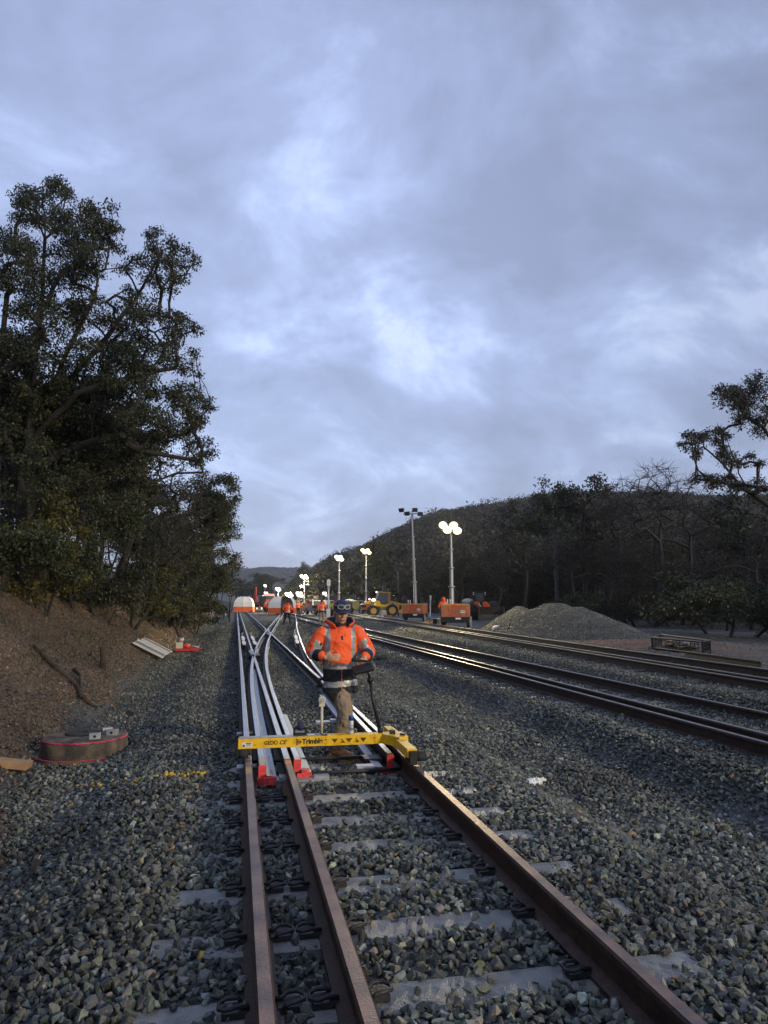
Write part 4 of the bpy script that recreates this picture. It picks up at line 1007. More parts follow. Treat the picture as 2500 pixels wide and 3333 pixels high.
light_tower(pC, bearing_rz(pC)+.1, z_at(pC, 1183, 1798), 'lit light tower with orange trailer beside the yellow loader\'s drum', 'lens_warm', power=5000, mast_dx=-.25, spot=(pC[0]-10, pC[1]-6, 0))
pD = at(1103, 1985, 82); pD = (pD[0], pD[1], .2)
light_tower(pD, bearing_rz(pD), z_at(pD, 1099, 1820), 'white lit mast directly behind the signal post', 'lens_small', power=3000, spot=(pD[0]-12, pD[1]-4, 0), headw=.7)
def far_tower(x, yb, yt, Y, lab, lens='lens_white', full=True, power=0, hw=1.0, col=(1,.88,.55)):
    q = at(x, yb, Y); p = (q[0], q[1], max(0., float(H(q[0], q[1])))); z = z_at(p, x, yt)
    return light_tower(p, bearing_rz(p), z, lab, lens, full=full, power=power, headw=hw, color=col)
far_tower(990, 1962, 1880, 118, 'upper glaring lamp of the two stacked above the red trailers', power=5000, hw=1.2)
far_tower(985, 1962, 1912, 150, 'lower glaring lamp of the two stacked above the red trailers', power=4500, hw=1.0, full=False)
far_tower(905, 1960, 1920, 165, 'glaring lamp right of the red fronted truck', power=5000, hw=1.1)
far_tower(941, 1962, 1938, 112, 'glaring lamp low over the second tent, behind the black trousered worker', power=5000, hw=1.05, full=False)
far_tower(862, 1960, 1908, 190, 'small lamp on a thin pole left of the red fronted truck', 'lens_small', full=False, hw=.4)
far_tower(866, 1960, 1932, 185, 'round lamp beside the left edge of the red fronted truck', 'lens_white', full=False, hw=.8)
far_tower(1057, 1962, 1936, 120, 'small white lamp above the pole carrying worker', 'lens_small', full=False, hw=.3)
far_tower(975, 1972, 1938, 90, 'two small bulbs over the worker by the far red trailer', 'lens_white', full=False, hw=.55)

# ---------------- tents
def tent(p, w, d, h, rz, label, open_side=False):
    t = empty('tent', p, rz, label=label, cat='tent')
    lv = [(0, 1.0, 1.0), (.34, .985, .985), (.66, .90, .90), (.86, .74, .74), (.97, .45, .45), (1.0, .40, .36)]
    def shell(z0, z1, name, m):
        mb = MB(); ls = [l for l in lv if z0-1e-6 <= l[0] <= z1+1e-6]; n = 8; V = []; F = []
        pts8 = [(-1,-1),(-.0,-1.06),(1,-1),(1.05,0),(1,1),(0,1.06),(-1,1),(-1.05,0)]
        for z, a, b in ls:
            for k, (u, v) in enumerate(pts8): V.append((u*a*w/2, v*b*d/2, z*h))
        for i in range(len(ls)-1):
            for k in range(n):
                if open_side and k in (1,) and z0 < .7: continue
                F.append((i*n+k, i*n+(k+1)%n, (i+1)*n+(k+1)%n, (i+1)*n+k))
        if z1 >= 1: F.append(tuple((len(ls)-1)*n+k for k in range(n)))
        mb.add(V, F); o = mb.build(name, m, t); s = o.modifiers.new('s', 'SOLIDIFY'); s.thickness = .02; return o
    shell(0, .34, 'skirt', 'tent_orange'); shell(.34, 1, 'canopy', 'tent_white')
    for s in (-.5, .5):
        mb = MB(); mb.tube([(s*w*z2[1], -d/2*z2[2]-.03, z2[0]*h) for z2 in lv], .025, 6); mb.build('tent_pole', 'galv', t)
    mb = MB(); mb.tube([(0, -1.06*d/2*z2[2]-.03, z2[0]*h) for z2 in lv], .018, 6); mb.build('seam_pole', 'galv', t)
    return t
q = at(794, 1984, 112); tent((q[0]+.05, q[1]+1.4, .17), 3.0, 2.6, 2.35, R(-8), 'closed white and orange tent standing over the straight track')
q = at(922, 1990, 98); tent((q[0], q[1]+1, .1), 3.5, 3.0, 2.35, R(-14), 'white and orange tent right of the first, open beside the standing workers', True)
# tools and machines in front of the tents
def rail_machine(p, rz, label, m1, sc=1):
    t = empty('track_machine', p, rz, label=label, cat='machine'); t.scale = (sc,)*3
    mb = MB(); mb.bb((-.45,-.3,.25), (.1,.3,.55)); mb.build('engine', m1, t, bevel=.03)
    mb = MB(); [mb.tube([(x,-.35,.15), (x,-.35,1.0), (x,.35,1.0), (x,.35,.15)], .022, 6) for x in (-.55,.55)]; mb.tube([(-.55,-.35,.6), (.55,-.35,.6)], .02, 6); mb.tube([(-.55,.35,.6), (.55,.35,.6)], .02, 6); mb.build('roll_frame', 'yellow_old', t)
    mb = MB(); mb.bb((-.6,-.38,.12), (.6,.38,.22)); mb.build('base_plate', m1, t)
    for x in (-.45, .45):
        mb = MB(); mb.cyl((x,-.42,.1), (x,.42,.1), .09, n=12); mb.build('wheel', 'rubber', t)
    return t
p = base(958, 1997); rail_machine((p[0], p[1], p[2]), .3, 'yellow framed track machine right of the worker in black trousers', 'orange', 1.6)
p = base(912, 1996); rail_machine((p[0], p[1], p[2]), -.2, 'dark track machine with pale frame left of the worker in black trousers', 'black', 1.5)
p = base(843, 1996); t = empty('work_trestle', p, .2, label='low orange trestle with white drums between the two tents', cat='trestle')
mb = MB(); [mb.tube([(x-.2,y,0), (x,y,.5), (x+.2,y,0)], .03, 6) for x in (-.6,.6) for y in (-.3,.3)]; mb.bb((-.8,-.32,.48), (.8,.32,.56)); mb.build('frame', 'orange', t)
for x in (-.4,.35):
    mb = MB(); mb.cyl((x,0,.565), (x,0,.86), .14, n=12); mb.build('drum', 'white', t)

# ---------------- truck, excavator, utes in the distance
def wheel(parent, c, r, w, rim='galv', ax='x', name='wheel'):
    mb = MB(); d = V3((w/2,0,0)) if ax == 'x' else V3((0,w/2,0)); c = V3(c)
    mb.tube([c-d, c-d*.9, c+d*.9, c+d], [r*.93, r, r, r*.93], 24, False); o = mb.build(name, 'rubber', parent)
    mb = MB(); mb.cyl(c-d*1.03, c+d*1.03, r*.55, n=18); mb.build('rim', rim, o); return o
q = at(875, 1968, 150); pT = (q[0], q[1], .1)
t = empty('truck', pT, bearing_rz(pT), label='truck facing the camera with red lit cab front, behind the tents', cat='truck')
mb = MB(); mb.prism([(-1.2,1.1),(1.2,1.1),(1.2,2.9),(1.05,3.3),(-1.05,3.3),(-1.2,2.9)], 1, 0, 2.2); cab = mb.build('cab', 'offwhite', t, bevel=.05)
mb = MB(); mb.bb((-1.02,-.03,2.15), (1.02,-.002,2.85)); mb.build('windscreen', 'glass', cab); mb = MB(); mb.bb((-1.1,-.05,2.9), (1.1,-.003,3.25)); mb.build('roof_light_bar', 'front_red', cab); mb = MB(); mb.bb((-1.0,-.04,1.9), (1.0,-.003,2.10)); mb.build('red_band', 'marker_red', cab)
mb = MB(); mb.bb((-1.25,-.15,.5), (1.25,.2,1.09)); mb.build('bumper', 'steel_dark', t, bevel=.03)
mb = MB(); mb.bb((-1.2,2.3,1.0), (1.2,8,2.6)); mb.build('load_body', 'offwhite', t, bevel=.03)
for s in (-1,1):
    mb = MB(); mb.cyl((s*.9,-.17,.85), (s*.9,-.151,.85), .12, n=12); mb.build('headlight', 'lens_off', t)
    mb = MB(); mb.tube([(s*1.2,.2,2.6), (s*1.5,.0,2.6), (s*1.5,.0,2.0)], .04, 6); mb.bb((s*1.5-.1,-.05,2.0), (s*1.5+.1,.03,2.6)); mb.build('mirror', 'black', t)
    for yy in (1.0, 5.6, 6.9): wheel(t, (s*1.05, yy, .5), .5, .32)
q = at(838, 1975, 135); pE = (q[0], q[1], .1)
t = empty('excavator', pE, bearing_rz(pE)+.2, label='dark red excavator with raised boom left of the truck', cat='excavator')
mb = MB(); mb.bb((-.3,-.6,.8), (1.5,2.2,1.7)); mb.build('body', 'red', t, bevel=.08)
mb = MB(); mb.bb((.35,-1.0,1.0), (1.35,.6,2.7)); c_ = mb.build('cab', 'black', t, bevel=.06); mb = MB(); mb.bb((.45,-1.02,1.6), (1.25,-1.003,2.55)); mb.build('window', 'glass', c_)
mb = MB(); mb.prism([(-.2,1.2),(.2,1.5),(-.4,3.6),(-1.2,4.4),(-1.4,4.1),(-.7,3.2)], 0, -.75, -.45); mb.build('boom', 'red', t, bevel=.03)
mb = MB(); mb.prism([(-1.2,4.3),(-1.5,4.4),(-2.1,1.6),(-1.9,1.5)], 0, -.72, -.48); mb.build('dipper_arm', 'red', t); mb = MB(); mb.prism([(-2.3,1.6),(-1.8,1.6),(-1.7,.9),(-2.2,.7),(-2.6,1.1)], 0, -1.0, -.2); mb.build('bucket', 'steel_dark', t)
for s in (-1,1):
    mb = MB(); mb.prism([(-1.6,.25),(-1.3,0),(1.9,0),(2.2,.25),(2.1,.65),(1.8,.75),(-1.2,.75),(-1.5,.6)], 0, s*.95+.5-.22, s*.95+.5+.22); mb.build('crawler_track', 'rubber', t, bevel=.03)
mb = MB(); mb.cyl((.85,-.6,2.7), (.85,-.6,2.85), .08, n=10); mb.build('beacon', 'lens_small', t)
def ute(x, y, Y, rz, label, col='galv', box=False):
    q = at(x, y, Y); p = (q[0], q[1], max(.15, float(H(q[0], q[1])))); t = empty('utility_truck', p, bearing_rz(p)+rz, label=label, cat='utility truck')
    mb = MB(); mb.prism([(-2.3,.45),(2.5,.45),(2.5,.95),(1.35,1.05),(.75,1.68),(-.35,1.72),(-.5,1.0),(-2.3,1.0)], 0, -.9, .9); b = mb.build('body', col, t, bevel=.06)
    mb = MB(); mb.prism([(1.28,1.08),(.74,1.62),(-.30,1.64),(-.40,1.08)], 0, -.91, -.89); mb.prism([(1.28,1.08),(.74,1.62),(-.30,1.64),(-.40,1.08)], 0, .89, .91); mb.build('side_windows', 'glass', b)
    mb = MB(); mb.add([(-.75,1.36,1.07),(.75,1.36,1.07),(.68,.80,1.63),(-.68,.80,1.63)], [(0,1,2,3)]); mb.add([(-.7,-.52,1.05),(-.7,-.37,1.65),(.7,-.37,1.65),(.7,-.52,1.05)], [(0,1,2,3)]); mb.build('windscreen', 'glass', b)
    if box: mb = MB(); mb.bb((-.95,-2.4,.85), (.95,-.6,1.75)); mb.build('canopy', 'white', t, bevel=.03)
    else: mb = MB(); mb.bb((-.95,-2.4,.80), (.95,-.55,1.15)); mb.build('tray', 'black', t, bevel=.02)
    for s in (-1,1):
        for yy in (-1.5, 1.6): wheel(t, (s*.80, yy, .38), .38, .24)
    return t
ute(1035, 1975, 86, .35, 'dark tray utility truck left of the signal post', 'galv')
ute(1062, 1970, 100, -.6, 'white van bodied truck behind the signal post', 'white', True)
ute(1160, 1975, 92, .9, 'grey utility truck partly hidden by the drum of the yellow loader', 'galv')
def red_trailer(x, y, Y, label, s=1):
    q = at(x, y, Y); p = (q[0], q[1], .12); t = empty('trailer', p, bearing_rz(p)+.3, label=label, cat='trailer'); t.scale = (s,)*3
    mb = MB(); mb.bb((-1.2,-.7,.5), (1.2,.7,1.15)); b = mb.build('body', 'orange', t, bevel=.04); mb = MB(); mb.bb((-1.0,-.73,.6), (1.0,-.702,.66)); mb.build('trim', 'yellow_old', b)
    mb = MB(); mb.cyl((-.2,0,1.15), (-.2,0,1.45), .3, n=14); mb.build('tank', 'yellow_old', t)
    for sx in (-1,1): wheel(t, (sx*.7, -.6, .32), .32, .2, ax='y')
    mb = MB(); mb.cyl((1.2,0,.5), (2.1,0,.4), .05, n=8); mb.build('drawbar', 'black', t)
red_trailer(998, 1974, 93, 'red equipment trailer with yellow tank left of the dark utility truck')
red_trailer(847, 1962, 150, 'small orange trailer between the excavator and the truck', .8)

# ---------------- signals
q = at(1069, 1988, 60); pS = (q[0], q[1], .1)
t = empty('signal_post', pS, bearing_rz(pS), label='white railway signal on a white post with rounded oval backboard', cat='signal')
zt = z_at(pS, 1069, 1912); zb_ = z_at(pS, 1069, 1890)
k = (z_at(pS, 1069, 1890)-z_at(pS, 1069, 1913))
mb = MB(); mb.cyl((0,0,0), (0,0,zt-.1), .06, n=10); mb.build('post', 'white', t)
mb = MB(); mb.bb((-.17,-.14,.2), (.17,.14,1.0)); mb.build('equipment_box', 'white', t, bevel=.02)
hh_ = k; w_ = .15*1.05
pts = []; 
for i in range(11): a = math.pi*i/10; pts.append((w_*math.cos(a), zt+hh_-w_+w_*math.sin(a)))
for i in range(11): a = math.pi+math.pi*i/10; pts.append((w_*math.cos(a), zt+w_*.8+w_*.8*math.sin(a)))
mb = MB(); mb.prism(pts, 1, -.06, .04); bd_ = mb.build('backboard', 'white', t, bevel=.012); mb = MB(); mb.cyl((.02,-.075,zt+hh_*.45), (.02,-.058,zt+hh_*.45), .03, n=8); mb.build('bolt', 'black', bd_)
mb = MB(); mb.bb((-.10,-.10,zt-.22), (.10,.10,zt)); mb.build('bracket', 'galv', t)
q = at(752, 1960, 62); pS = (q[0]-.1, q[1], float(H(q[0], q[1])))
t = empty('signal_post', pS, bearing_rz(pS), label='dark two aspect signal standing against the trees left of the tent', cat='signal')
z1, z2 = z_at(pS, 750, 1916), z_at(pS, 752, 1931)
mb = MB(); mb.cyl((0,0,0), (0,0,z1+.2), .05, n=8); mb.build('post', 'black', t)
mb = MB(); mb.bb((-.2,-.04,z2-.25), (.2,.0,z1+.25)); mb.build('backboard', 'black', t, bevel=.03)
for z_ in (z1, z2):
    mb = MB(); mb.tube([(.13*math.cos(a), -.08, z_+.13*math.sin(a)) for a in np.linspace(0, 2*math.pi, 17)], .022, 6); o = mb.build('lamp_hood', 'galv', t)
    mb = MB(); mb.cyl((0,-.07,z_), (0,-.05,z_), .10, n=14); mb.build('lens', 'lens_off', o)
pp_ = base(718, 2000)
# dark pole behind the loader
q = at(1297, 1965, 75); g = empty('steel_pole', (q[0], q[1], .15), 0, label='thin dark pole standing behind the yellow loader', cat='pole')
mb = MB(); mb.cyl((0,0,0), (0,0,z_at((q[0],q[1]), 1297, 1855)-.15), .075, n=8); mb.build('shaft', 'black', g); mb = MB(); mb.bb((-.35,-.04,z_at((q[0],q[1]), 1297, 1856)-.2), (.35,.04,z_at((q[0],q[1]), 1297, 1856)-.12)); mb.build('crossarm', 'black', g)

# ---------------- yellow wheel loader, seen from its side, nose to the left
pL = base(1262, 2006); pL = (pL[0], pL[1], pL[2]); dL = math.hypot(pL[0], pL[1]); px = dL/FPX/1.0*1.03

t = empty('wheel_loader', pL, bearing_rz(pL)+R(6), label='yellow wheel loader seen from the side, glass cab, big rear tyre', cat='wheel loader')
t.scale = (1.0,)*3
s = px
def X_(x): return (x-1262)*s
def Z_(y): return (2006-y)*s
def pp2(pts): return [(X_(a), Z_(b)) for a, b in pts]
mb = MB(); mb.prism(pp2([(1266,1957),(1290,1963),(1305,1967),(1312,1970),(1307,1983),(1307,1997),(1294,1997),(1289,1984),(1280,1977),(1266,1976),(1254,1986),(1252,1992),(1244,1990),(1240,1980),(1244,1972),(1262,1972)]), 1, -.75, .75); b = mb.build('engine_hood', 'yellow_old', t, bevel=.05)
mb = MB(); mb.prism(pp2([(1296,1970),(1304,1972),(1303,1984),(1295,1986)]), 1, -.77, -.752); mb.build('grille', 'steel_dark', b)
mb = MB(); mb.cyl((X_(1276),-.79,Z_(1966)), (X_(1276),-.752,Z_(1966)), 2.2*s, n=14); mb.build('round_badge', 'rust', b)
mb = MB(); mb.bb((X_(1307),-.7,Z_(2001)), (X_(1319),.7,Z_(1988))); mb.build('counterweight', 'yellow_old', t, bevel=.04)
mb = MB(); mb.prism(pp2([(1222,1957),(1234,1958),(1238,1969),(1262,1971),(1266,1963),(1266,1978),(1254,1984),(1240,1980),(1222,1973)]), 1, -.8, .8); mb.build('front_frame', 'yellow', t, bevel=.03)
mb = MB(); mb.prism(pp2([(1233,1931),(1265,1934),(1262,1969),(1238,1966),(1224,1955)]), 1, -.62, .62); c_ = mb.build('cab_glass', 'glass', t)
mb = MB(); mb.prism(pp2([(1223,1928),(1270,1932),(1270,1935),(1231,1932)]), 1, -.75, .75); mb.build('cab_roof', 'yellow_old', t, bevel=.02)
for sy in (-.68, .64):
    for a_, b_ in (((1263,1935),(1261,1970)), ((1268,1935),(1264,1968))):
        mb = MB(); mb.prism(pp2([(a_[0]-1.2,a_[1]),(a_[0]+1.2,a_[1]),(b_[0]+1.2,b_[1]),(b_[0]-1.2,b_[1])]), 1, sy, sy+.05); mb.build('cab_pillar', 'yellow_old', t)
    mb = MB(); mb.prism(pp2([(1231,1932),(1233.5,1932),(1225,1955),(1222,1955)]), 1, sy, sy+.05); mb.build('cab_pillar', 'galv', t)
mb = MB(); mb.prism(pp2([(1190,1963),(1212,1957),(1222,1959),(1222,1964),(1212,1962),(1193,1968)]), 1, -.35, -.15); mb.build('lift_arm', 'yellow', t, bevel=.02); mb = MB(); mb.prism(pp2([(1190,1963),(1212,1957),(1222,1959),(1222,1964),(1212,1962),(1193,1968)]), 1, .15, .35); mb.build('lift_arm', 'yellow', t, bevel=.02)
mb = MB(); mb.prism(pp2([(1222,1972),(1256,1975),(1254,1977),(1222,1974)]), 1, -.95, -.8); mb.build('step', 'yellow', t)
mb = MB(); mb.prism(pp2([(1248,1990),(1257,1978),(1270,1974),(1284,1976),(1291,1984),(1288,1984),(1280,1979),(1268,1978),(1258,1983),(1251,1991)]), 1, -1.15, -.6); mb.build('mudguard', 'steel_dark', t)
for sy in (-.98, .98):
    wheel(t, (X_(1273), sy, Z_(1987)), 18.5*s, .5, 'yellow_old', 'y'); wheel(t, (X_(1215), sy*.9, Z_(1989)), 17*s, .5, 'yellow_old', 'y')
for (x_, y_) in ((1225,1931),(1203,1953)):
    mb = MB(); mb.ell((X_(x_), -.7, Z_(y_)), (.10,.08,.10), 10, 7); mb.build('work_light', 'lens_small', t)
mb = MB(); mb.ell((X_(1216), -.6, Z_(1955)), (.22,.12,.16), 12, 8); mb.build('work_light', 'lens_white', t)
mb = MB(); mb.tube([(X_(1281),.3,Z_(1958)), (X_(1281),.3,Z_(1944)), (X_(1285),.3,Z_(1940))], .04, 8); mb.build('exhaust', 'steel_dark', t)
mb = MB(); c = V3((X_(1150), -.2, Z_(1970))); mb.tube([c+V3((-14*s,1.2,.05)), c+V3((-2*s,.4,0)), c+V3((11*s,-.6,-.05))], [16*s,16.5*s,14*s], 20); mb.build('front_drum', 'drum', t, bevel=.05)
mb = MB(); mb.cyl(c+V3((8*s,-.4,0)), (X_(1192),0,Z_(1975)), .14, n=8); mb.build('drum_coupling', 'steel_dark', t)

# ---------------- orange wheel loader with a black bucket, facing the camera
pO = base(1556, 2020); dO = math.hypot(pO[0], pO[1]); s = dO/FPX*1.02
t = empty('wheel_loader', pO, bearing_rz(pO), label='orange wheel loader with wide dark bucket behind the gravel heap', cat='wheel loader')
def X_(x): return (x-1556)*s
def Z_(y): return (2020-y)*s
mb = MB(); mb.prism(pp2([(1542,1932),(1578,1932),(1577,1962),(1572,1964),(1550,1964),(1541,1950)]), 1, .9, 2.2); c_ = mb.build('cab', 'black', t, bevel=.05)
mb = MB(); mb.prism(pp2([(1546,1934),(1575,1934),(1574,1958),(1568,1960),(1556,1960)]), 1, .87, .898); mb.build('windscreen', 'glass', c_)
mb = MB(); mb.bb((X_(1540),.8,Z_(1932.5)), (X_(1580),2.3,Z_(1929.5))); mb.build('cab_roof', 'black', t, bevel=.02)
for x_ in (1543,1580):
    for y_ in (1933,1938.5): mb = MB(); mb.ell((X_(x_), .75, Z_(y_)), (.06,.05,.05), 10, 6); mb.build('work_light', 'lens_off' if 0 else 'white', t)
mb = MB(); mb.prism(pp2([(1546,1961),(1560,1962),(1572,1983),(1560,1984),(1550,1974),(1545,1972)]), 1, -.2, 1.0); mb.build('lift_arm', 'loader_orange', t, bevel=.05)
mb = MB(); mb.prism(pp2([(1570,1963),(1580,1960),(1590,1966),(1597,1982),(1585,1984),(1572,1983)]), 1, -.1, 1.0); mb.build('lift_arm', 'loader_orange', t, bevel=.05)
mb = MB(); mb.prism(pp2([(1556,1967),(1561,1966),(1572,1982),(1566,1983)]), 1, -.35, -.22); mb.build('hydraulic_ram', 'galv', t)
mb = MB(); mb.bb((X_(1548),.4,Z_(2005)), (X_(1598),3.6,Z_(1975))); mb.build('chassis', 'loader_orange', t, bevel=.05)
for x_ in (1537, 1606):
    mb = MB(); cx = X_(x_); mb.prism([(cx-.55,Z_(1974)),(cx+.45,Z_(1973)),(cx+.45,Z_(1976)),(cx-.55,Z_(1979))], 1, .2, 1.9); mb.build('mudguard', 'black', t)
wheel(t, (X_(1549)-.1, .9, 0+31*s*.98), 31*s*.98, .62, 'loader_orange', 'x'); wheel(t, (X_(1606), .9, 31*s*.98), 31*s*.98, .62, 'loader_orange', 'x')
wheel(t, (X_(1549)-.1, 3.6, 31*s*.98), 31*s*.98, .62, 'loader_orange', 'x'); wheel(t, (X_(1606), 3.6, 31*s*.98), 31*s*.98, .62, 'loader_orange', 'x')
mb = MB(); w0, w1 = X_(1560), X_(1636); mb.prism([(-1.5,.02),(-.45,.05),(-.25,.35),(-.3,.95),(-.7,1.12),(-.62,.92),(-.48,.5),(-.62,.2),(-1.5,.08)], 0, w0, w1)
mb.prism([(-1.5,.02),(-.45,.05),(-.25,.35),(-.3,.95),(-.7,1.12),(-1.1,.7)], 0, w0-.03, w0+.03); mb.prism([(-1.5,.02),(-.45,.05),(-.25,.35),(-.3,.95),(-.7,1.12),(-1.1,.7)], 0, w1-.03, w1+.03); mb.build('bucket', 'bucket', t, bevel=.01)
mb = MB(); mb.tube([(X_(1597),1.0,Z_(1970)), (X_(1600),1.0,Z_(1964))], .03, 6); mb.ell((X_(1599),1.0,Z_(1962)), (.12,.06,.07), 8, 6); mb.build('mirror', 'black', t)
mb = MB(); mb.ell((0,0,0), (.62,.4,.30), 14, 8); me = mb.mesh('engine_cover_bag', ['offwhite']); o = link('bonnet_cover', me, t); o.location = (X_(1526), 1.5, Z_(1962)); o.scale = (.9,1,1)

# ---------------- gravel stockpile
def pile():
    A = base(1640, 2030); 
    c1 = base(1750, 2062); c2 = base(1950, 2095)
    u = np.array([c2[0]-c1[0], c2[1]-c1[1]]); u /= np.linalg.norm(u); v = np.array([-u[1], u[0]]);
    if v[0] < 0: v = -v
    def h(x, y):
        z = 0
        for (fx, fy, Y, r_, ht, el) in PEAKS:
            dx, dy = x-fx, y-fy; a = (dx*u[0]+dy*u[1])/el; b = (dx*v[0]+dy*v[1])
            d = np.hypot(a, b); z = np.maximum(z, np.minimum(ht, np.maximum(0, (r_-d)*ht/r_*1.08)) - .10*np.maximum(0, 1.2-d))
        return z
    return h, u, v
PEAKS = []
def peak(x, yc, Y, slope=.62, el=1.25):
    q = at(x, yc, Y); g_ = .2; ht = q[2]-g_+.05; PEAKS.append((q[0], q[1], Y, ht/slope, ht, el))
peak(1690, 1965, 35.5, .62, 1.05); peak(1785, 1956, 32.5, .5, 1.0); peak(1825, 1958, 31.2, .5, 1.0); peak(1880, 1966, 29.5, .46, 1.1); peak(1935, 1995, 28, .40, 1.2); peak(1990, 2028, 26.8, .33, 1.2)
hp_, u_, v_ = pile()
r = np.random.default_rng(77); cx0 = np.mean([p[0] for p in PEAKS]); cy0 = np.mean([p[1] for p in PEAKS])
xs = np.arange(cx0-9, cx0+9, .12); ys = np.arange(cy0-10, cy0+10, .12)
V, F, X, Y = grid(xs, ys, lambda x, y: H(x, y)-.08+hp_(x, y)+.05*fbm(x*1.1, y*1.1, 91, 2)*(hp_(x, y) > .05))
keep = hp_(X, Y).ravel()[F].max(1) > .001
pm = empty('gravel_heap', (0,0,0), 0, label='long double humped heap of grey green crushed gravel beside the yard', cat='gravel heap')
tint = np.tile(np.array([.085,.092,.09]), (len(V), 1))
link('heap_core', np_mesh('heap_core', V, F[keep], ['ground'], smooth=True, tint=tint), pm)
x = r.uniform(cx0-9, cx0+9, 300000); y = r.uniform(cy0-10, cy0+10, 300000); hz = hp_(x, y); k = hz > .02; x, y, hz = x[k][:75000], y[k][:75000], hz[k][:75000]
z = H(x, y)-.08+hz+.05*fbm(x*1.1, y*1.1, 91, 2)+.015; S = r.uniform(.035, .085, len(x))
C = np.array([.10,.110,.108])*r.lognormal(0, .28, (len(x), 1)); 
ws = scatter('loose_stones', np.stack([x, y, z], -1), S, np.clip(C, .02, .5), ST_LO, 78); ws.parent = pm; 

# ---------------- yard bits
q = base(2217, 2121); t = empty('steel_basket', (q[0]+.2, q[1]+.3, q[2]), -math.atan2(1, 9)-.02, label='black steel basket frame of scrap on red earth by the far track', cat='basket')
Q4 = [V3(base(*q_)) for q_ in ((2124,2113),(2289,2134),(2312,2126),(2152,2102))]; Hb = .36; O = Q4[0].copy(); Q4 = [q_-O for q_ in Q4]
t.location = O; t.rotation_euler = (0, 0, 0); zt0 = max(q_.z for q_ in Q4)
T4 = [V3((q_.x, q_.y, zt0+Hb)) for q_ in Q4]
for i in range(4):
    mb = MB(); mb.tube([Q4[i], T4[i]], .035, 4, False); mb.build('corner_post', 'black', t)
    mb = MB(); mb.tube([T4[i], T4[(i+1)%4]], .032, 4, False); mb.build('top_rail', 'steel_dark', t)
    mb = MB(); mb.tube([Q4[i]+V3((0,0,.05)), Q4[(i+1)%4]+V3((0,0,.05))], .03, 4, False); mb.build('bottom_rail', 'black', t)
    mb = MB(); a0_, a1_, b0_, b1_ = Q4[i], Q4[(i+1)%4], T4[i], T4[(i+1)%4]
    for k in range(1, 14): mb.tube([a0_.lerp(a1_, k/14), b0_.lerp(b1_, k/14)], .008, 4, False)
    for k in (.3, .55, .8): mb.tube([a0_.lerp(b0_, k), a1_.lerp(b1_, k)], .008, 4, False)
    mb.build('mesh_side', 'black', t)
mb = MB(); mb.add([q_+V3((0,0,.06)) for q_ in Q4], [(0,1,2,3)]); mb.build('floor_plate', 'rust', t)
rr_ = random.Random(5)
for i, (lb, m_) in enumerate((('rusty bar scrap heaped in the steel basket', 'rust'), ('pale rag on the scrap in the steel basket', 'offwhite'), ('orange rag on the scrap in the steel basket', 'wood'))):
    mb = MB()
    if i == 0:
        for k in range(26):
            a = rr_.uniform(.08,.6); b = rr_.uniform(.1,.85); f_ = lambda u, v_: (Q4[0]*(1-u)+Q4[1]*u)*(1-v_)+(Q4[3]*(1-u)+Q4[2]*u)*v_
            mb.tube([f_(a, b)+V3((0,0,.08+rr_.random()*.08)), f_(a+rr_.uniform(.1,.3), min(.9, b+rr_.uniform(-.1,.15)))+V3((0,0,.09+rr_.random()*.14))], rr_.uniform(.02,.045), 6)
    else: mb.ell(f_(.62 if i == 1 else .3, .5)+V3((0,0,.24)), (.13,.12,.05), 10, 6)
    o = mb.build(('scrap_metal','rag','rag')[i], m_, None, label=lb, cat=('scrap','rag','rag')[i]); o.location = O
a_, b_ = base(2230, 2138), base(2480, 2172); g = sweep('spare_rail', [0, math.hypot(b_[0]-a_[0], b_[1]-a_[1])], cst(0), zero, 'rust', 'rust', label='rusty spare rail lying on the ground just behind the far track', category='rail'); g.location = (a_[0], a_[1], a_[2]); g.rotation_euler = (0, 0, math.atan2(b_[1]-a_[1], b_[0]-a_[0])-math.pi/2)
def rubbish(x, y, name, label, cat, parts):
    p = base(x, y); t = empty(name, p, .3, label=label, cat=cat)
    for nm, m_, f_ in parts:
        mb = MB(); f_(mb); mb.build(nm, m_, t, bevel=.01)
    return t
rubbish(1622, 2060, 'tool_bag', 'white sack and orange tool bag dropped by the far track', 'bag', [('white_sack', 'white', lambda m: (m.ell((-.15,0,.16), (.22,.16,.20), 10, 7), m.ell((-.05,0,.30), (.08,.08,.08), 8, 5))), ('orange_bag', 'orange', lambda m: m.ell((.22,.05,.17), (.15,.12,.17), 10, 7))])
rubbish(1660, 2064, 'tool_pair', 'black pair of upright tongs standing beside the far track', 'tool', [('legs', 'black', lambda m: [m.tube([(sx*.11,0,0), (sx*.12,0,.22), (sx*.05,0,.34)], .045, 8) for sx in (-1,1)]), ('stem', 'black', lambda m: m.cyl((0,0,.3), (0,0,.52), .015, n=6))])
rubbish(1405, 2030, 'timber_pile', 'pile of timber offcuts with a blue cloth between the two nearest light towers', 'timber', [('planks', 'wood', lambda m: [m.box((.1*i-.3, .08*i, .08+.09*(i%3)), (.9,.14,.07), rotz(.25*i)) for i in range(7)]), ('blue_cloth', 'blue', lambda m: m.box((-.15,-.25,.36), (.4,.3,.07)))])
rubbish(1432, 2036, 'storage_box', 'dark plastic storage boxes with pale lids left of the nearest trailer', 'box', [('box_body', 'steel_dark', lambda m: m.box((0,0,.2), (.75,.5,.4))), ('lid', 'galv', lambda m: m.box((0,0,.42), (.80,.55,.04)))])
rubbish(1247, 2012, 'bulk_bag', 'white folded bulk bag left of the yellow loader\'s rear tyre', 'bag', [('bag_side', 'offwhite', lambda m: m.box((-.14,0,.36), (.26,.3,.75), roty(.12))), ('bag_flap', 'offwhite', lambda m: m.box((.16,0,.34), (.28,.3,.72), roty(-.1)))])
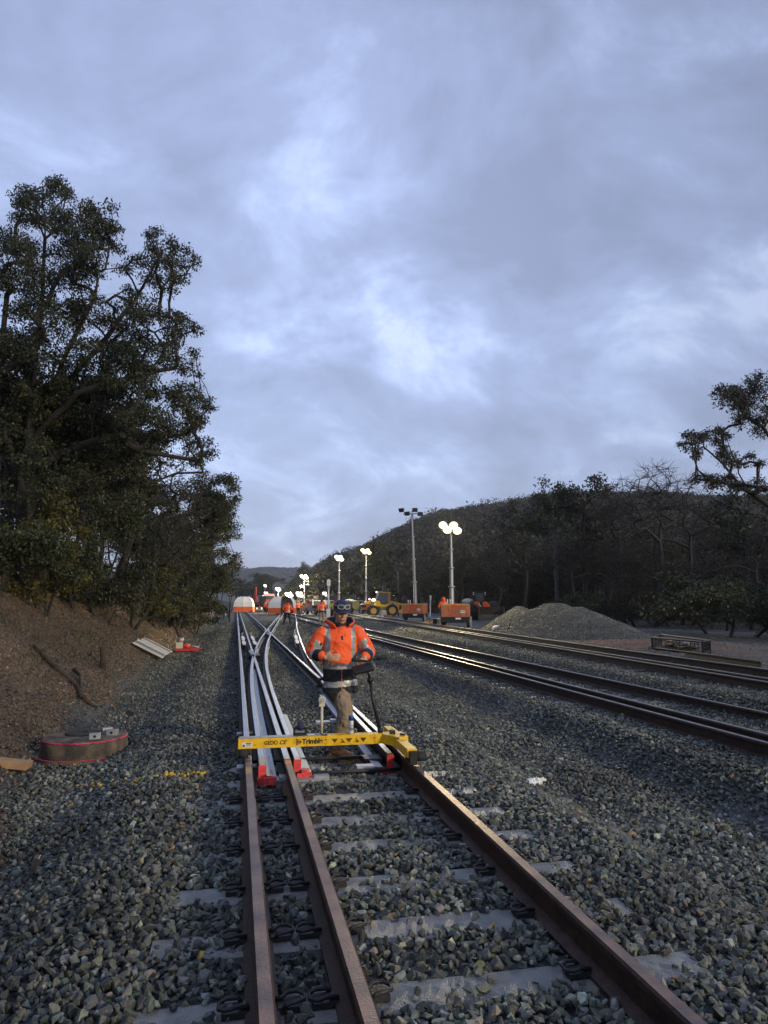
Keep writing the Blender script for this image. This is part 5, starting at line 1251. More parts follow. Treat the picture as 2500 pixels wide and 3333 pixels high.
rubbish(1264, 2014, 'crate', 'pale wooden crate on the ground in front of the loader\'s tyre', 'crate', [('crate_side', 'wood', lambda m: m.box((0,0,.14), (.65,.35,.28))), ('crate_lid', 'wood', lambda m: m.box((0,0,.30), (.69,.39,.03)))])
p = base(1382, 2018); g = empty('marker_stake', p, label='white marker stake leaning by the red trailer of the tallest tower', cat='stake'); mb = MB(); mb.box((0,0,.55), (.11,.04,1.1), roty(.10)); mb.build('stake', 'white', g); 
p = base(1383, 2005); g = empty('marker_board', (p[0]-.2, p[1]-3.0, p[2]), label='tall white marker post at the right edge of the red trailer', cat='post'); mb = MB(); mb.box((0,0,1.1), (.10,.04,2.2), roty(.03)); mb.box((0.04,0,1.95), (.16,.045,.5), roty(.03)); mb.build('post_board', 'white', g)

# ---------------- things on the left
yy0 = 9.9
t = empty('concrete_pit', (-1.85, yy0, 0), 0, label='round concrete pit cover edged in pink paint, left of the track', cat='pit cover')
mb = MB(); n = 48
mb.rings([((0,0,-.46), .60,.60), ((0,0,-.245), .585,.585)], n); mb.rings([((0,0,-.245), .53,.53), ((0,0,-.05), .505,.505), ((0,0,-.035), .49,.49)], n); mb.build('concrete_ring', 'concrete_dk', t, bevel=.004)
MT['pink'] = mat('pink', (.52,.03,.10), .6, 0, .45, 9, thr=(.4,.6))
for (z_, r_) in ((-.052,.5062), (-.238,.5865)):
    mb = MB(); pts = [((r_+.002*math.sin(k*5))*math.cos(a), (r_+.002*math.sin(k*5))*math.sin(a), z_+.004*math.sin(k*2.3)) for k, a in enumerate(np.linspace(R(-160), R(75), 60))]; mb.tube(pts, .009 if z_ > -.1 else .005, 6); mb.build('pink_paint_line', 'pink', t)
g = empty('rubber_disc', (-1.90, yy0+.12, -.034), 0, label='black rubber disc lying on the concrete pit cover', cat='disc'); mb = MB()
V = []; F = []; n = 40
for rr2, z_ in ((.055,.0),(.055,.022),(.205,.022),(.22,.0)):
    for k in range(n): V.append((rr2*math.cos(2*math.pi*k/n), rr2*math.sin(2*math.pi*k/n), z_))
for i in range(3):
    for k in range(n): F.append((i*n+k, (i*n+(k+1)%n), ((i+1)*n+(k+1)%n), ((i+1)*n+k)))
mb.add(V, F, False); mb.build('disc', 'rubber', g)
for i, (dx, dy, a, lab) in enumerate(((.17,-.29,.1,'small galvanised block nearest the camera on the pit cover'), (.34,-.06,-.2,'galvanised block with a round hole at the right of the pit cover'), (.24,.10,.5,'galvanised block at the back of the group on the pit cover'))):
    g = empty('metal_block', (-1.85+dx, yy0+dy, -.034), a, label=lab, cat='metal block'); mb = MB(); mb.box((0,0,.035), (.13,.09,.07)); b = mb.build('block_body', 'galv', g, bevel=.004); mb = MB(); mb.cyl((.0,-.047,.035), (.0,-.0455,.035), .018, n=14); mb.build('hole', 'black', b)
def plank(a, b, w, th, lab, m='wood', name='timber_plank', cat='plank', zoff=.02):
    a, b = V3(a), V3(b); d = b-a; g = empty(name, (a+b)/2+V3((0,0,zoff)), label=lab, cat=cat)
    ro = d.to_track_quat('X', 'Z').to_matrix(); mb = MB(); mb.box((0,0,th/2), (d.length, w, th), ro); mb.build('board', m, g, bevel=.004); return g
a1 = hit(95, 2520); a2 = (a1[0]-1.3, a1[1]+.10, a1[2]+.16); plank(a1, a2, .20, .075, 'sawn timber plank lying on the bank at the left picture edge', zoff=.06)
# crossed steel tool next to the pit
p = hit(420, 2420); g = empty('pick_tool', (p[0], p[1], p[2]), 0, label='dark steel pick lying against the right side of the pit cover', cat='tool'); mb = MB(); mb.tube([(-.02,.06,.38), (-.06,.06,.2), (.14,-.16,.03)], [.014,.012,.012], 7); mb.build('shaft', 'steel_dark', g); mb = MB(); mb.box((-.01,.06,.39), (.10,.02,.06), roty(.5)); mb.build('pick_head', 'steel_dark', g)
# rail offcut
p = hit(118, 2852); g = sweep('rail_offcut', [0, .09], cst(0), zero, 'concrete_dk', 'steel_dark', scalez=.55, prof=[(a*.55, b) for a, b in PROF], label='short cut slice of rail standing in the dark ballast at lower left', category='rail offcut'); g.location = (p[0], p[1]-.04, p[2]+.03); g.rotation_euler = (0, 0, .1)
# frames on the bank
p = hit(505, 2125); g = empty('aluminium_frame_stack', (p[0], p[1], p[2]), 0, label='stack of pale aluminium frames lying on the foot of the bank', cat='frames')
A0, A1, A2, A3 = hit(432,2104), hit(528,2152), hit(470,2090), hit(562,2138)
fx = V3(A1)-V3(A0); fy = V3(A2)-V3(A0); 
A0v = V3(A0)-V3(p)+V3((0,0,.08))
for i in range(7):
    o_ = A0v+fy*(i/7*1.25)+V3((0,0,.03+.022*(i%3))); mb = MB(); e1 = fx; wv = fy*(.9/7)
    for a_, b_ in ((o_, o_+e1), (o_+wv, o_+wv+e1), (o_, o_+wv), (o_+e1, o_+e1+wv)):
        mb.tube([a_, b_], .013, 4, False)
    nf = mb.build('frame', 'galv' if i % 2 else 'white', g)
    mb = MB(); mb.add([o_+V3((0,0,-.012)), o_+e1+V3((0,0,-.012)), o_+e1+wv+V3((0,0,-.012)), o_+wv+V3((0,0,-.012))], [(0,1,2,3)]); mb.build('panel', 'navy' if i % 2 else 'lens_off', nf)
p = hit(610, 2122); g = empty('tool_case', (p[0], p[1], p[2]), .05, label='low red tray with white canister beside the aluminium frames', cat='tray')
mb = MB(); mb.box((.05,0,.09), (1.05,.5,.10), roty(-.02)); mb.build('tray', 'red', g, bevel=.02); mb = MB(); mb.box((-.32,0,.26), (.26,.26,.24)); mb.build('white_box', 'offwhite', g, bevel=.02); mb = MB(); mb.cyl((-.27,.02,.38), (-.27,.02,.56), .12, n=14); mb.build('canister', 'galv', g); mb = MB(); mb.ell((-.03,.02,.24), (.13,.12,.10), 10, 7); mb.build('red_cloth', 'red_paint', g); mb = MB(); mb.tube([(.05,0,.18), (.25,.03,.22), (.45,-.02,.17)], .03, 6); mb.build('grey_tool', 'galv', g)
p = hit(333, 2176); g = empty('post_stump', (p[0], p[1], p[2]-.05), label='short dark timber stump standing on the gravelly bank', cat='stump'); mb = MB(); mb.tube([(0,0,0), (.01,0,.3), (-.01,0,.56)], [.085,.07,.075], 10); mb.build('stump', 'loglog', g)
pts = [hit(*q_) for q_ in ((110,2110),(160,2165),(215,2205),(255,2245),(268,2285),(300,2300),(318,2305))]
g = empty('fallen_branch', (0,0,0), label='long crooked fallen branch lying down the earth bank', cat='branch'); mb = MB(); mb.tube([V3(q_)+V3((0,0,.05+.04*math.sin(i*2))) for i, q_ in enumerate(pts)], [.03,.05,.055,.05,.045,.03,.015], 8); mb.build('limb', 'loglog', g)
pts = [hit(*q_) for q_ in ((240,2195),(262,2215),(262,2250),(272,2290))]; mb = MB(); mb.tube([V3(q_)+V3((0,0,.10)) for q_ in pts], [.04,.04,.03,.02], 8); mb.build('side_limb', 'loglog', g)
p = hit(1740, 2560); mb = MB(); mb.ell((0,0,.035), (.11,.045,.04), 22, 14); me = fuse(mb, .006, 1); wrinkle(me, .02, 30, 4); wrinkle(me, .008, 80, 6); me.materials.append(MT['plastic'])
g = empty('plastic_bottle', (p[0], p[1], p[2]+.02), .15, label='crumpled clear plastic bottle lying on the ballast right of the track', cat='bottle'); link('crushed_body', me, g); mb = MB(); mb.cyl((.10,0,.035), (.135,0,.035), .014, n=12); mb.build('cap', 'white', g)
p = hit(745, 2004); g = empty('marker_post', (p[0]-.4, p[1], p[2]), label='small pale post at the foot of the bank left of the first tent', cat='post'); mb = MB(); mb.box((0,0,.3), (.12,.06,.6)); mb.build('post', 'offwhite', g)

# ================================================================== TREES
def grow(base_pts, clumps, seed, r0, bend=.25, twigs=5, twig_len=.5, sides=6, droop=0, minr=.012, step=.6):
    """trunk polylines + limbs reaching every clump centre (nearest-node growth), radii by pipe model"""
    r = np.random.default_rng(seed)
    pos = []; par = []; w = []
    for line in base_pts:
        prev = -1
        for i, p in enumerate(line):
            if i == 0 and pos: 
                d = [np.linalg.norm(np.array(p)-q) for q in pos]; j = int(np.argmin(d)); 
                if d[j] < 1.2: prev = j; continue
            a = np.array(pos[prev]) if prev >= 0 else None; p = np.array(p, float)
            if a is None: pos.append(p); par.append(-1); prev = len(pos)-1; continue
            n = max(1, int(np.linalg.norm(p-a)/step))
            for k in range(1, n+1):
                q = a+(p-a)*k/n
                if k < n: q = q+r.normal(0, .05*step, 3)
                pos.append(q); par.append(prev); prev = len(pos)-1
    root = np.array(pos[0]); order = np.argsort([np.linalg.norm(np.array(c[0])-root) for c in clumps]); ends = []
    depth = [0]*len(pos)
    for i in order:
        c = np.array(clumps[i][0], float); A = np.array(pos); d = np.linalg.norm(A-c, axis=1)
        pen = d+.9*np.maximum(0, A[:, 2]-c[2]+.2*d)+.02*np.linalg.norm(A-root, axis=1); j = int(np.argmin(pen))
        a = A[j]; L = np.linalg.norm(c-a)
        if L < .15: ends.append(j); continue
        pd = (a-A[par[j]]) if par[j] >= 0 else np.array([0,0,1.]); pd = pd/(np.linalg.norm(pd)+1e-9)
        mid = (a+c)/2+(pd*L*bend+np.array([0,0,L*.10]))*.7+r.normal(0, L*.06, 3)
        n = max(2, int(L/step)); prev = j
        for k in range(1, n+1):
            t = k/n; q = (1-t)**2*a+2*t*(1-t)*mid+t*t*c+(r.normal(0, .03*L/n+.015, 3) if k < n else 0)
            pos.append(q); par.append(prev); prev = len(pos)-1
        ends.append(prev)
    n0 = len(pos); tw = []
    for e in ends:
        for k in range(twigs):
            d = r.normal(size=3); d /= np.linalg.norm(d); d[2] = d[2]*.6+.15-droop; q = pos[e]
            m_ = q+d*twig_len*r.uniform(.3, .6); e2 = q+d*twig_len*r.uniform(.7, 1.2)+r.normal(0, .1*twig_len, 3)-np.array([0,0,droop*twig_len])
            tw.append((q, m_, e2))
    N_ = len(pos); area = np.full(N_, 1e-5)
    for e in ends: area[e] += 1.0
    for i in range(N_-1, 0, -1):
        if par[i] >= 0: area[par[i]] += area[i]
    rad = area**.5; k = r0/rad[0]; 
    rad = np.minimum(rad*k, r0); rad = np.maximum(rad, minr)
    P = np.array(pos); pr = np.array(par); m = pr >= 0; a = P[pr[m]]; b = P[m]; ra = np.minimum(rad[pr[m]], rad[m]*1.35); rb_ = rad[m]
    if tw:
        q = np.array(tw); a = np.concatenate([a, q[:, 0], q[:, 1]]); b = np.concatenate([b, q[:, 1], q[:, 2]]); t_ = np.full(len(q), minr*.75); ra = np.concatenate([ra, t_, t_*.8]); rb_ = np.concatenate([rb_, t_*.8, t_*.45])
    d = b-a; L = np.linalg.norm(d, axis=1)[:, None]+1e-9; d = d/L; ref = np.where(np.abs(d[:, 2:3]) < .9, [[0,0,1.]], [[1.,0,0]]); u = np.cross(d, ref); u /= np.linalg.norm(u, axis=1)[:, None]; v = np.cross(d, u)
    V = []; s = sides
    for q_, rr in ((a-d*ra[:, None]*.3, ra), (b+d*rb_[:, None]*.3, rb_)):
        for k in range(s):
            an = 2*math.pi*k/s; V.append(q_+(u*math.cos(an)+v*math.sin(an))*rr[:, None])
    V = np.stack(V, 1); n = len(a); F = np.array([[k, (k+1)%s, s+(k+1)%s, s+k] for k in range(s)]); F = (F[None]+(np.arange(n)*2*s)[:, None, None]).reshape(-1, 4)
    return V.reshape(-1, 3), F
def leaves(clumps, per, L, W, seed, col, vcol=.25, droop=.5, hollow=.35, light=None):
    r = np.random.default_rng(seed); C = np.array([c[0] for c in clumps]); Rr = np.array([c[1] for c in clumps]); n = len(C)
    cnt = np.maximum(3, (per*(Rr/np.mean(Rr))**2*r.uniform(.6, 1.3, n)).astype(int)); idx = np.repeat(np.arange(n), cnt); m = len(idx)
    d = r.normal(size=(m, 3)); d /= np.linalg.norm(d, axis=1)[:, None]; rad = Rr[idx]*(hollow+(1-hollow)*r.random(m)**.6)*r.uniform(.8, 1.15, m)
    p = C[idx]+d*rad[:, None]*np.array([1, 1, .72])
    # sprays: pull leaves onto a few dozen twig tips per clump so that gaps open
    nt_ = 12; tips = r.normal(size=(n, nt_, 3)); tips /= np.linalg.norm(tips, axis=2)[:, :, None]; tips = tips*(Rr[:, None, None]*r.uniform(.5, 1.0, (n, nt_, 1)))*np.array([1,1,.75])
    tp = tips[idx, r.integers(0, nt_, m)]+C[idx]; p = tp+(p-tp)*r.uniform(.35, 1.0, (m, 1))
    dr = r.normal(size=(m, 3)); dr[:, 2] -= droop*1.6; dr /= np.linalg.norm(dr, axis=1)[:, None]
    sd = np.cross(dr, r.normal(size=(m, 3))); sd /= np.linalg.norm(sd, axis=1)[:, None]
    l = (L*r.uniform(.6, 1.3, m))[:, None]; w_ = (W*r.uniform(.6, 1.3, m))[:, None]
    V = np.stack([p, p+dr*l*.45+sd*w_, p+dr*l, p+dr*l*.5-sd*w_], 1).reshape(-1, 3); F = np.arange(m*4).reshape(-1, 4)
    cl = np.array(col)*r.lognormal(0, vcol*.6, (n, 1))[idx]*r.lognormal(0, vcol, (m, 1))*(1+r.normal(0, .08, (m, 3)))
    return V, F, np.repeat(np.clip(cl, .002, .4), 4, 0)
def tree(name, loc, label, cat, lines, clumps, seed, r0, per, L, W, col, bark='bark', group=None, twigs=5, twig_len=.5, droop=.5, rz=0, sides=6, minr=.012, step=.6, hollow=.35):
    t = empty(name, loc, rz, label=label, cat=cat, group=group)
    V, F = grow(lines, clumps, seed, r0, twigs=twigs, twig_len=twig_len, sides=sides, minr=minr, step=step)
    link('trunk' if name != 'shrub' else 'stems', np_mesh('trunk', V, F, [bark], smooth=True), t)
    if per:
        V, F, C = leaves(clumps, per, L, W, seed+1, col, droop=droop, hollow=hollow); link('crown' if name != 'shrub' else 'foliage', np_mesh('crown', V, F, ['leaf'], tint=C), t)
    return t
GREEN = (.040,.048,.022); OLIVE = (.055,.055,.022); DARKG = (.034,.040,.020); YGRN = (.085,.080,.018); GREY = (.045,.047,.036)

# the big gum on the bank: foliage masses measured as places in the air 19-25 m away
masses = [(95,410,30),(130,402,24),(62,430,26),(100,460,42),(50,480,26),(165,470,34),(215,462,26),(240,500,22),(150,520,42),(60,540,40),(18,520,28),(205,522,32),(248,530,18),(110,580,42),(30,600,38),(180,575,34),
 (330,515,18),(358,515,20),(390,532,20),(408,565,16),(340,545,26),(378,575,24),(300,560,22),(408,600,12),(325,600,26),(370,615,24),(290,620,20),(272,575,16),
 (150,640,42),(60,660,42),(195,665,34),(250,690,34),(300,675,34),(350,680,30),(396,680,16),(410,715,18),(370,720,28),(300,730,34),(240,745,34),(180,720,36),(100,730,40),(30,740,36),
 (420,760,13),(402,790,22),(350,780,32),(290,800,36),(220,800,36),(150,800,34),(80,800,34),(20,800,30),
 (430,815,13),(442,868,16),(420,850,24),(380,850,32),(320,860,36),(260,850,30),(200,870,26),
 (456,882,9),(402,900,30),(340,920,32),(430,920,18),(380,950,30),(420,965,18),(325,960,26),(434,992,8),(280,910,22),(250,940,20)]
K = 1.5069; cl = []; r = np.random.default_rng(5)
for (x, y, rad) in masses:
    Yc = 22+1.6*math.sin(x*.021+y*.013); wr = rad*K/FPX*22*1.02; nn = 7 if rad > 30 else 5 if rad > 20 else 3 if rad > 14 else 2
    for k in range(nn):
        q = at(x*K, y*K, Yc+r.normal(0, 1.2)); q = q+np.array([r.uniform(-1, 1), 0, r.uniform(-1, 1)])*wr*.85; cl.append((q, wr*.72+.12))
def ln(pts, Y=22): return [at(x*K, y*K, Y+dy) for x, y, dy in pts]
B0 = ln([(48,1130,0)])[0]; B0 = np.array([B0[0], B0[1], float(H(B0[0], B0[1]))-.2])
lines = [[B0]+ln([(52,1060,0),(66,960,0),(72,860,.2),(78,760,.3),(92,660,.4),(95,560,.5),(98,470,.3)]),
 [B0+np.array([.5,.2,0])]+ln([(70,1050,.5),(98,940,.6),(112,850,.6),(140,770,.3),(175,700,0),(205,640,-.3),(215,560,-.3)]),
 ln([(66,960,0),(110,905,-.3),(165,850,-.8),(225,830,-1),(290,815,-1.2),(345,800,-1.2)]),
 ln([(112,850,.6),(160,810,.8),(230,730,.9),(290,650,1),(325,590,1),(350,540,1)]),
 ln([(60,1010,0),(130,985,-.4),(200,955,-.9),(270,942,-1.1),(330,938,-1.3),(390,915,-1.3)]),
 [B0+np.array([-.8,.4,0])]+ln([(18,1060,.8),(12,950,.8),(8,860,.8),(6,760,.8),(15,640,.8)]), ln([(12,860,.8),(42,800,.6),(62,740,.5)])]
tree('gum_tree', (0,0,0), 'tallest gum tree, spreading dark crown over the bank at the left edge', 'tree', lines, cl, 31, .25, 185, .10, .023, DARKG, twigs=9, twig_len=.30, droop=.7, minr=.009, step=.5)

# ---------------------------------------------------------------- generic kinds, built once and copied
def crown_pts(seed, h, rx, z0, n, rc, shape='round'):
    r = np.random.default_rng(seed); out = []
    lob = [(r.normal(0, rx*.45), r.normal(0, rx*.45), r.uniform(z0+.3*(h-z0), h-.15*(h-z0)), r.uniform(.35, .6)) for _ in range(6)]
    while len(out) < n:
        if shape == 'round':
            l = lob[r.integers(0, 6)]; d = r.normal(size=3); d /= np.linalg.norm(d); p = np.array([l[0], l[1], l[2]])+d*np.array([rx*l[3], rx*l[3], (h-z0)*.28])*r.random()**.4
        else:
            p = np.array([r.normal(0, rx*.5), r.normal(0, rx*.5), r.uniform(z0, h)]); p[:2] *= (1-.55*(p[2]-z0)/(h-z0))
        if p[2] < h and p[2] > z0: out.append((p, rc*r.uniform(.7, 1.25)))
    return out
KINDS = {}
def kind(key, name, h, rx, z0, n, rc, per, L, W, col, seed, r0=.16, shape='round', twigs=4, tl=.5, lean=.0, bark='bark', multi=1, droop=.5, minr=.018):
    cl = crown_pts(seed, h, rx, z0, n, rc, shape); r = np.random.default_rng(seed+5)
    lines = []
    for k in range(multi):
        a = r.uniform(0, 6.28); sp = rx*.35*(k > 0 or multi > 1)
        lines.append([np.array([.25*math.cos(a)*(multi > 1), .25*math.sin(a)*(multi > 1), -.3]), np.array([sp*.4*math.cos(a)+lean*h*.2, sp*.4*math.sin(a), z0*.5]), np.array([sp*math.cos(a)+lean*h*.5, sp*math.sin(a), z0+.15*(h-z0)]), np.array([sp*1.2*math.cos(a)+lean*h*.7, sp*1.2*math.sin(a), z0+.5*(h-z0)])])
    V, F = grow(lines, cl, seed+2, r0, twigs=twigs, twig_len=tl, sides=5, minr=minr, step=.9)
    tm = np_mesh(name+'_wood', V, F, [bark], smooth=True); cm = None
    if per: V, F, C = leaves(cl, per, L, W, seed+3, col, droop=droop); cm = np_mesh(name+'_leaves', V, F, ['leaf'], tint=C)
    KINDS[key] = (name, tm, cm, h)
kind('g1', 'gum_tree', 12, 3.4, 4, 60, .95, 60, .30, .085, GREY, 101, .20)
kind('g2', 'gum_tree', 11, 3.0, 3, 60, .9, 60, .30, .085, OLIVE, 102, .18, lean=.1)
kind('g3', 'gum_tree', 13, 3.2, 5.5, 52, .95, 60, .30, .085, GREEN, 103, .20, bark='bark_pale')
kind('g4', 'gum_tree', 9, 3.0, 1.8, 60, .9, 70, .28, .08, DARKG, 104, .15, multi=2)
kind('n1', 'gum_tree', 9, 2.8, 1.6, 130, .55, 150, .13, .034, DARKG, 111, .15, multi=3, minr=.012)
kind('n2', 'gum_tree', 8, 2.6, 1.0, 130, .5, 150, .12, .034, GREEN, 112, .12, multi=3, minr=.012)
kind('n3', 'gum_tree', 7, 2.4, 1.2, 110, .5, 140, .11, .028, YGRN, 113, .10, multi=3, minr=.010)
kind('b1', 'bare_tree', 11, 2.8, 2.5, 90, .8, 0, 0, 0, GREY, 121, .17, twigs=9, tl=1.0, shape='round', multi=2, minr=.016)
kind('b2', 'bare_tree', 9, 3.0, 1.5, 100, .8, 6, .2, .05, GREY, 122, .14, twigs=10, tl=.9, multi=3, minr=.014)
kind('s1', 'shrub', 2.4, 1.2, .2, 55, .35, 90, .11, .028, GREEN, 131, .05, twigs=5, tl=.3, multi=3, minr=.007)
kind('s2', 'shrub', 3.0, 1.3, .3, 60, .38, 85, .11, .024, YGRN, 132, .05, twigs=5, tl=.35, multi=3, minr=.007, shape='cone')
kind('s3', 'shrub', 2.0, 1.4, .1, 55, .35, 60, .12, .03, DARKG, 133, .05, twigs=8, tl=.4, multi=3, minr=.007)
def plant(key, x, y, label, group=None, s=1.0, rz=None, z=None, wide=1.0, cat=None):
    nm, tm, cm, h = KINDS[key]; z = float(H(x, y)) if z is None else z
    t = empty(nm, (x, y, z-.1), rr_.uniform(0, 6.28) if rz is None else rz, label=label, cat=cat or ('shrub' if nm == 'shrub' else 'tree'), group=group); t.scale = (s*wide, s*wide, s)
    link('stems' if nm == 'shrub' else 'trunk', tm, t)
    if cm: link('foliage' if nm == 'shrub' else 'crown', cm, t)
    return t
rr_ = random.Random(21)
# --- left bank: near shrubs and saplings that can be told apart
LB = [('n1',330,1700,30,1.00,'dark bushy tree directly behind the big gum, halfway up the bank'),('n1',120,1720,27,.95,'dense dark tree under the big gum at the left picture edge'),
 ('n2',560,1760,40,1.05,'dark green tree at the middle of the left bank, behind the thin multi stemmed tree'),('n2',625,1700,52,1.15,'yellow green crowned tree at the edge of the left wood below the gum branch'),
 ('n1',200,1700,24,.95,'dense dark tree in front of the big gum\'s second stem'),('n2',60,1700,21,.8,'dark bushy tree in front of the big gum\'s trunk at the picture edge'),('n1',350,1700,36,1.1,'broad dark tree under the long low limb of the big gum'),
 ('n3',600,1650,44,1.0,'tree with yellowish green crown right of the big gum\'s lowest branch'),('b2',480,1650,34,.95,'tangled leafless tree below the lowest gum branch'),('b2',250,1600,26,.9,'bare grey twiggy tree left of the tangled one')]
def on(x, Y, dz=0): q = at(x, 1900, Y); return q[0], q[1]
for (k, x, _, Y, s, lb) in LB:
    a, b = on(x, Y); plant(k, a, b, lb, s=s)
for (k, x, Y, s, lb) in [('s2',150,20,1.05,'yellow green upright shrub lit at the left of the bank top'),('s1',60,18,1.0,'dark round shrub at the far left on the bank top'),('s1',250,24,.9,'low bright green shrub right of the yellow green upright one'),('s3',350,26,1.2,'dark low shrub in the middle of the bank top'),
  ('s2',520,34,1.1,'yellow leaved shrub behind the thin multi stemmed tree'),('s1',600,38,1.2,'green shrub at the foot of the lit slope'),('s3',20,22,1.3,'dark shrub cut by the left picture edge behind the round one'),('s1',420,30,1.0,'olive shrub just left of the multi stemmed tree'),('s2',640,46,1.0,'small yellowish shrub above the lit gravel slope'),('s3',640,62,1.1,'dark shrub at the narrow far end of the bank')]:
    a, b = on(x, Y); plant(k, a, b, lb, s=s)
# thin multi stemmed tree at the foot of the slope
p = hit(430, 2046)
r = np.random.default_rng(9); cl = []
for _ in range(46):
    a = r.uniform(-1.3, 1.5); d = r.uniform(1.4, 3.6); cl.append((np.array([p[0]+math.sin(a)*d*1.0+.5, p[1]+r.normal(0, .8), p[2]+math.cos(a)*d*.95+.3]), .3))
lines = [[p-np.array([0,0,.2]), p+np.array([.02,0,.8]), p+np.array([-.3,0,1.8])], [p+np.array([.1,0,-.1]), p+np.array([.6,0,.8]), p+np.array([1.5,.1,1.9]), p+np.array([2.2,.1,2.6])], [p+np.array([.05,0,-.1]), p+np.array([-.15,.1,1.0]), p+np.array([.3,0,2.4])]]
tree('small_tree', (0,0,0), 'thin crooked multi stemmed small tree leaning over the lit gravel slope', 'tree', lines, cl, 41, .085, 16, .09, .022, GREEN, twigs=8, twig_len=.5, minr=.008, step=.4)
# --- left wood running away along the line
GL = 'trees of the left wood along the bank'
i = 0
for Y in np.concatenate([np.arange(34, 80, 6.5), np.arange(84, 240, 14)]):
    for off in (0, 1):
        x = -5.6-off*4.2-rr_.uniform(0, 1.5)+(.8 if Y > 60 else 0); k = rr_.choice(['g4','n2','g2'] if off == 0 else ['g1','g2','g4'])
        s = rr_.uniform(.62, .82) if off == 0 else rr_.uniform(.72, .95)
        if 46 < Y < 62: s *= 1.18
        plant(k, x, Y+rr_.uniform(-2, 2), 'dark gum tree in the wood along the left bank', GL, s)
for Y in np.arange(26, 44, 4.5): plant(rr_.choice(['n1','g4']), -11-rr_.uniform(0, 3), Y, 'dark gum tree in the wood along the left bank', GL, rr_.uniform(.8, 1.0))
for (a_, b_) in ((-9.5,17),(-12,21),(-10.5,13),(-13.5,16),(-14,25)): plant(rr_.choice(['n1','g4']), a_, b_, 'dark gum tree in the wood along the left bank', GL, rr_.uniform(.8, 1.0))
# trees where the tracks vanish
for (x, Y, s) in [(800,300,1.05),(835,290,1.25),(860,300,1.3),(885,300,1.1),(770,280,.9),(915,300,.8),(945,280,.8),(970,260,.95),(1000,240,.9)]:
    a, b = on(x, Y); plant(rr_.choice(['g1','g4','g2']), a, b, 'rounded dark tree behind the truck where the tracks vanish', 'trees where the tracks vanish', s*1.0, wide=1.7)
# --- right wood
big = [(1580,870,22),(1560,850,16),(1592,838,18),(1600,868,22),(1640,832,22),(1655,880,24),(1605,905,18),(1640,920,20),(1690,850,30),(1700,900,30),(1740,870,30),(1720,820,25),(1680,800,20)]
low = [(1490,950,14),(1480,965,8),(1522,945,14),(1500,985,12),(1552,965,16),(1578,990,16),(1600,1000,10),(1500,1032,10),(1532,1040,14),(1558,1030,16),(1590,1040,14),(1636,1000,8),(1650,1046,16),(1605,1055,14),(1560,940,10),(1545,925,9),(1620,985,9)]
cl = []; r = np.random.default_rng(15)
for (x, y, rad) in big+low:
    wr = rad*K/FPX*24*.95
    for k in range(5 if rad > 12 else 3):
        q = at(x*K, y*K, 19+r.normal(0, .7)); cl.append((q+np.array([r.uniform(-1,1),0,r.uniform(-.9,.9)])*wr*1.0, wr*.75+.12))
q0 = at(1790*K, 1330*K, 19); B0 = np.array([q0[0], q0[1], float(H(q0[0], q0[1]))-.2])
lines = [[B0]+[at(x*K, y*K, 19) for x, y in ((1760,1200),(1725,1080),(1700,1000),(1672,960),(1650,925),(1610,900))], [at(x*K, y*K, 19) for x, y in ((1760,1200),(1690,1120),(1655,1088),(1600,1050),(1560,1000),(1520,965))], [at(x*K, y*K, 19) for x, y in ((1600,1050),(1560,1042),(1510,1035))], [at(x*K, y*K, 19) for x, y in ((1700,1000),(1720,930),(1710,860))]]
tree('gum_tree', (0,0,0), 'gum tree reaching in from the right picture edge with two leafy limbs', 'tree', lines, cl, 51, .12, 120, .10, .020, GREY, twigs=8, twig_len=.24, droop=.5, minr=.011, step=.5)
tops = [('g1',1255*K,1022,50,'leafy gum with the highest round crown above the gravel heap'),('g3',1195*K,1032,52,'leafy gum left of the highest round crown above the gravel heap'),('b1',1395*K,995,38,'tall bare forked tree rising above the ridge, right of the heap'),('b1',1450*K,1030,41,'shorter bare tree right of the tall bare forked one'),('b1',1335*K,1045,45,'thin bare tree top left of the tall bare forked one'),('g1',1130*K,1075,66,'broad gum above the orange loader'),
 ('g4',830*K,1165,110,'broad dark tree behind the yellow loader and tallest light tower'),('b2',1000*K,1165,70,'bare tree behind the glaring light tower'),('b2',1060*K,1140,66,'dark leaning bare tree over the orange loader'),('g3',655*K,1212,200,'small tree standing on the hill foot above the lamps'),('b1',1600*K,1120,34,'bare dark tree below the overhanging gum limb'),('g4',1640*K,1050,42,'dark tree behind the overhanging gum limb')]
for (k, x, ytop, Y, lb) in tops:
    q = at(x, ytop*K, Y); z = float(H(q[0], q[1])); hh = (q[2]-z); plant(k, q[0], q[1], lb, s=hh/KINDS[k][3]*1.0, wide=.95 if hh > 6 else 1.2)
GR = 'trees of the right wood behind the yard'
n = 0
while n < 105:
    b_ = rr_.uniform(-.0, .86); d = rr_.uniform(27, 125)**1.0; x, y = d*math.sin(b_), d*math.cos(b_)
    if x < float(t3c(y))+9.5+rr_.uniform(0, 4) or (y < 40 and x < 19) or (d < 72 and bearing(1170) < b_ < bearing(1665)): continue
    e = np.interp(b_, rb, re_); hh = CZ+d*math.tan(max(e, .03))*rr_.uniform(.38, .86)
    hh = min(hh, 11.5); hh = max(hh, 3.8)
    k = rr_.choice(['b1','b2','b2','g1','b1','g3','b2','b1']); s = hh/KINDS[k][3]
    plant(k, x, y, 'leafy gum tree in the dark wood behind the yard' if k[0] == 'g' else 'bare grey tree in the dark wood behind the yard', GR if k[0] == 'g' else 'bare trees of the right wood', s, wide=1.15); n += 1
n = 0
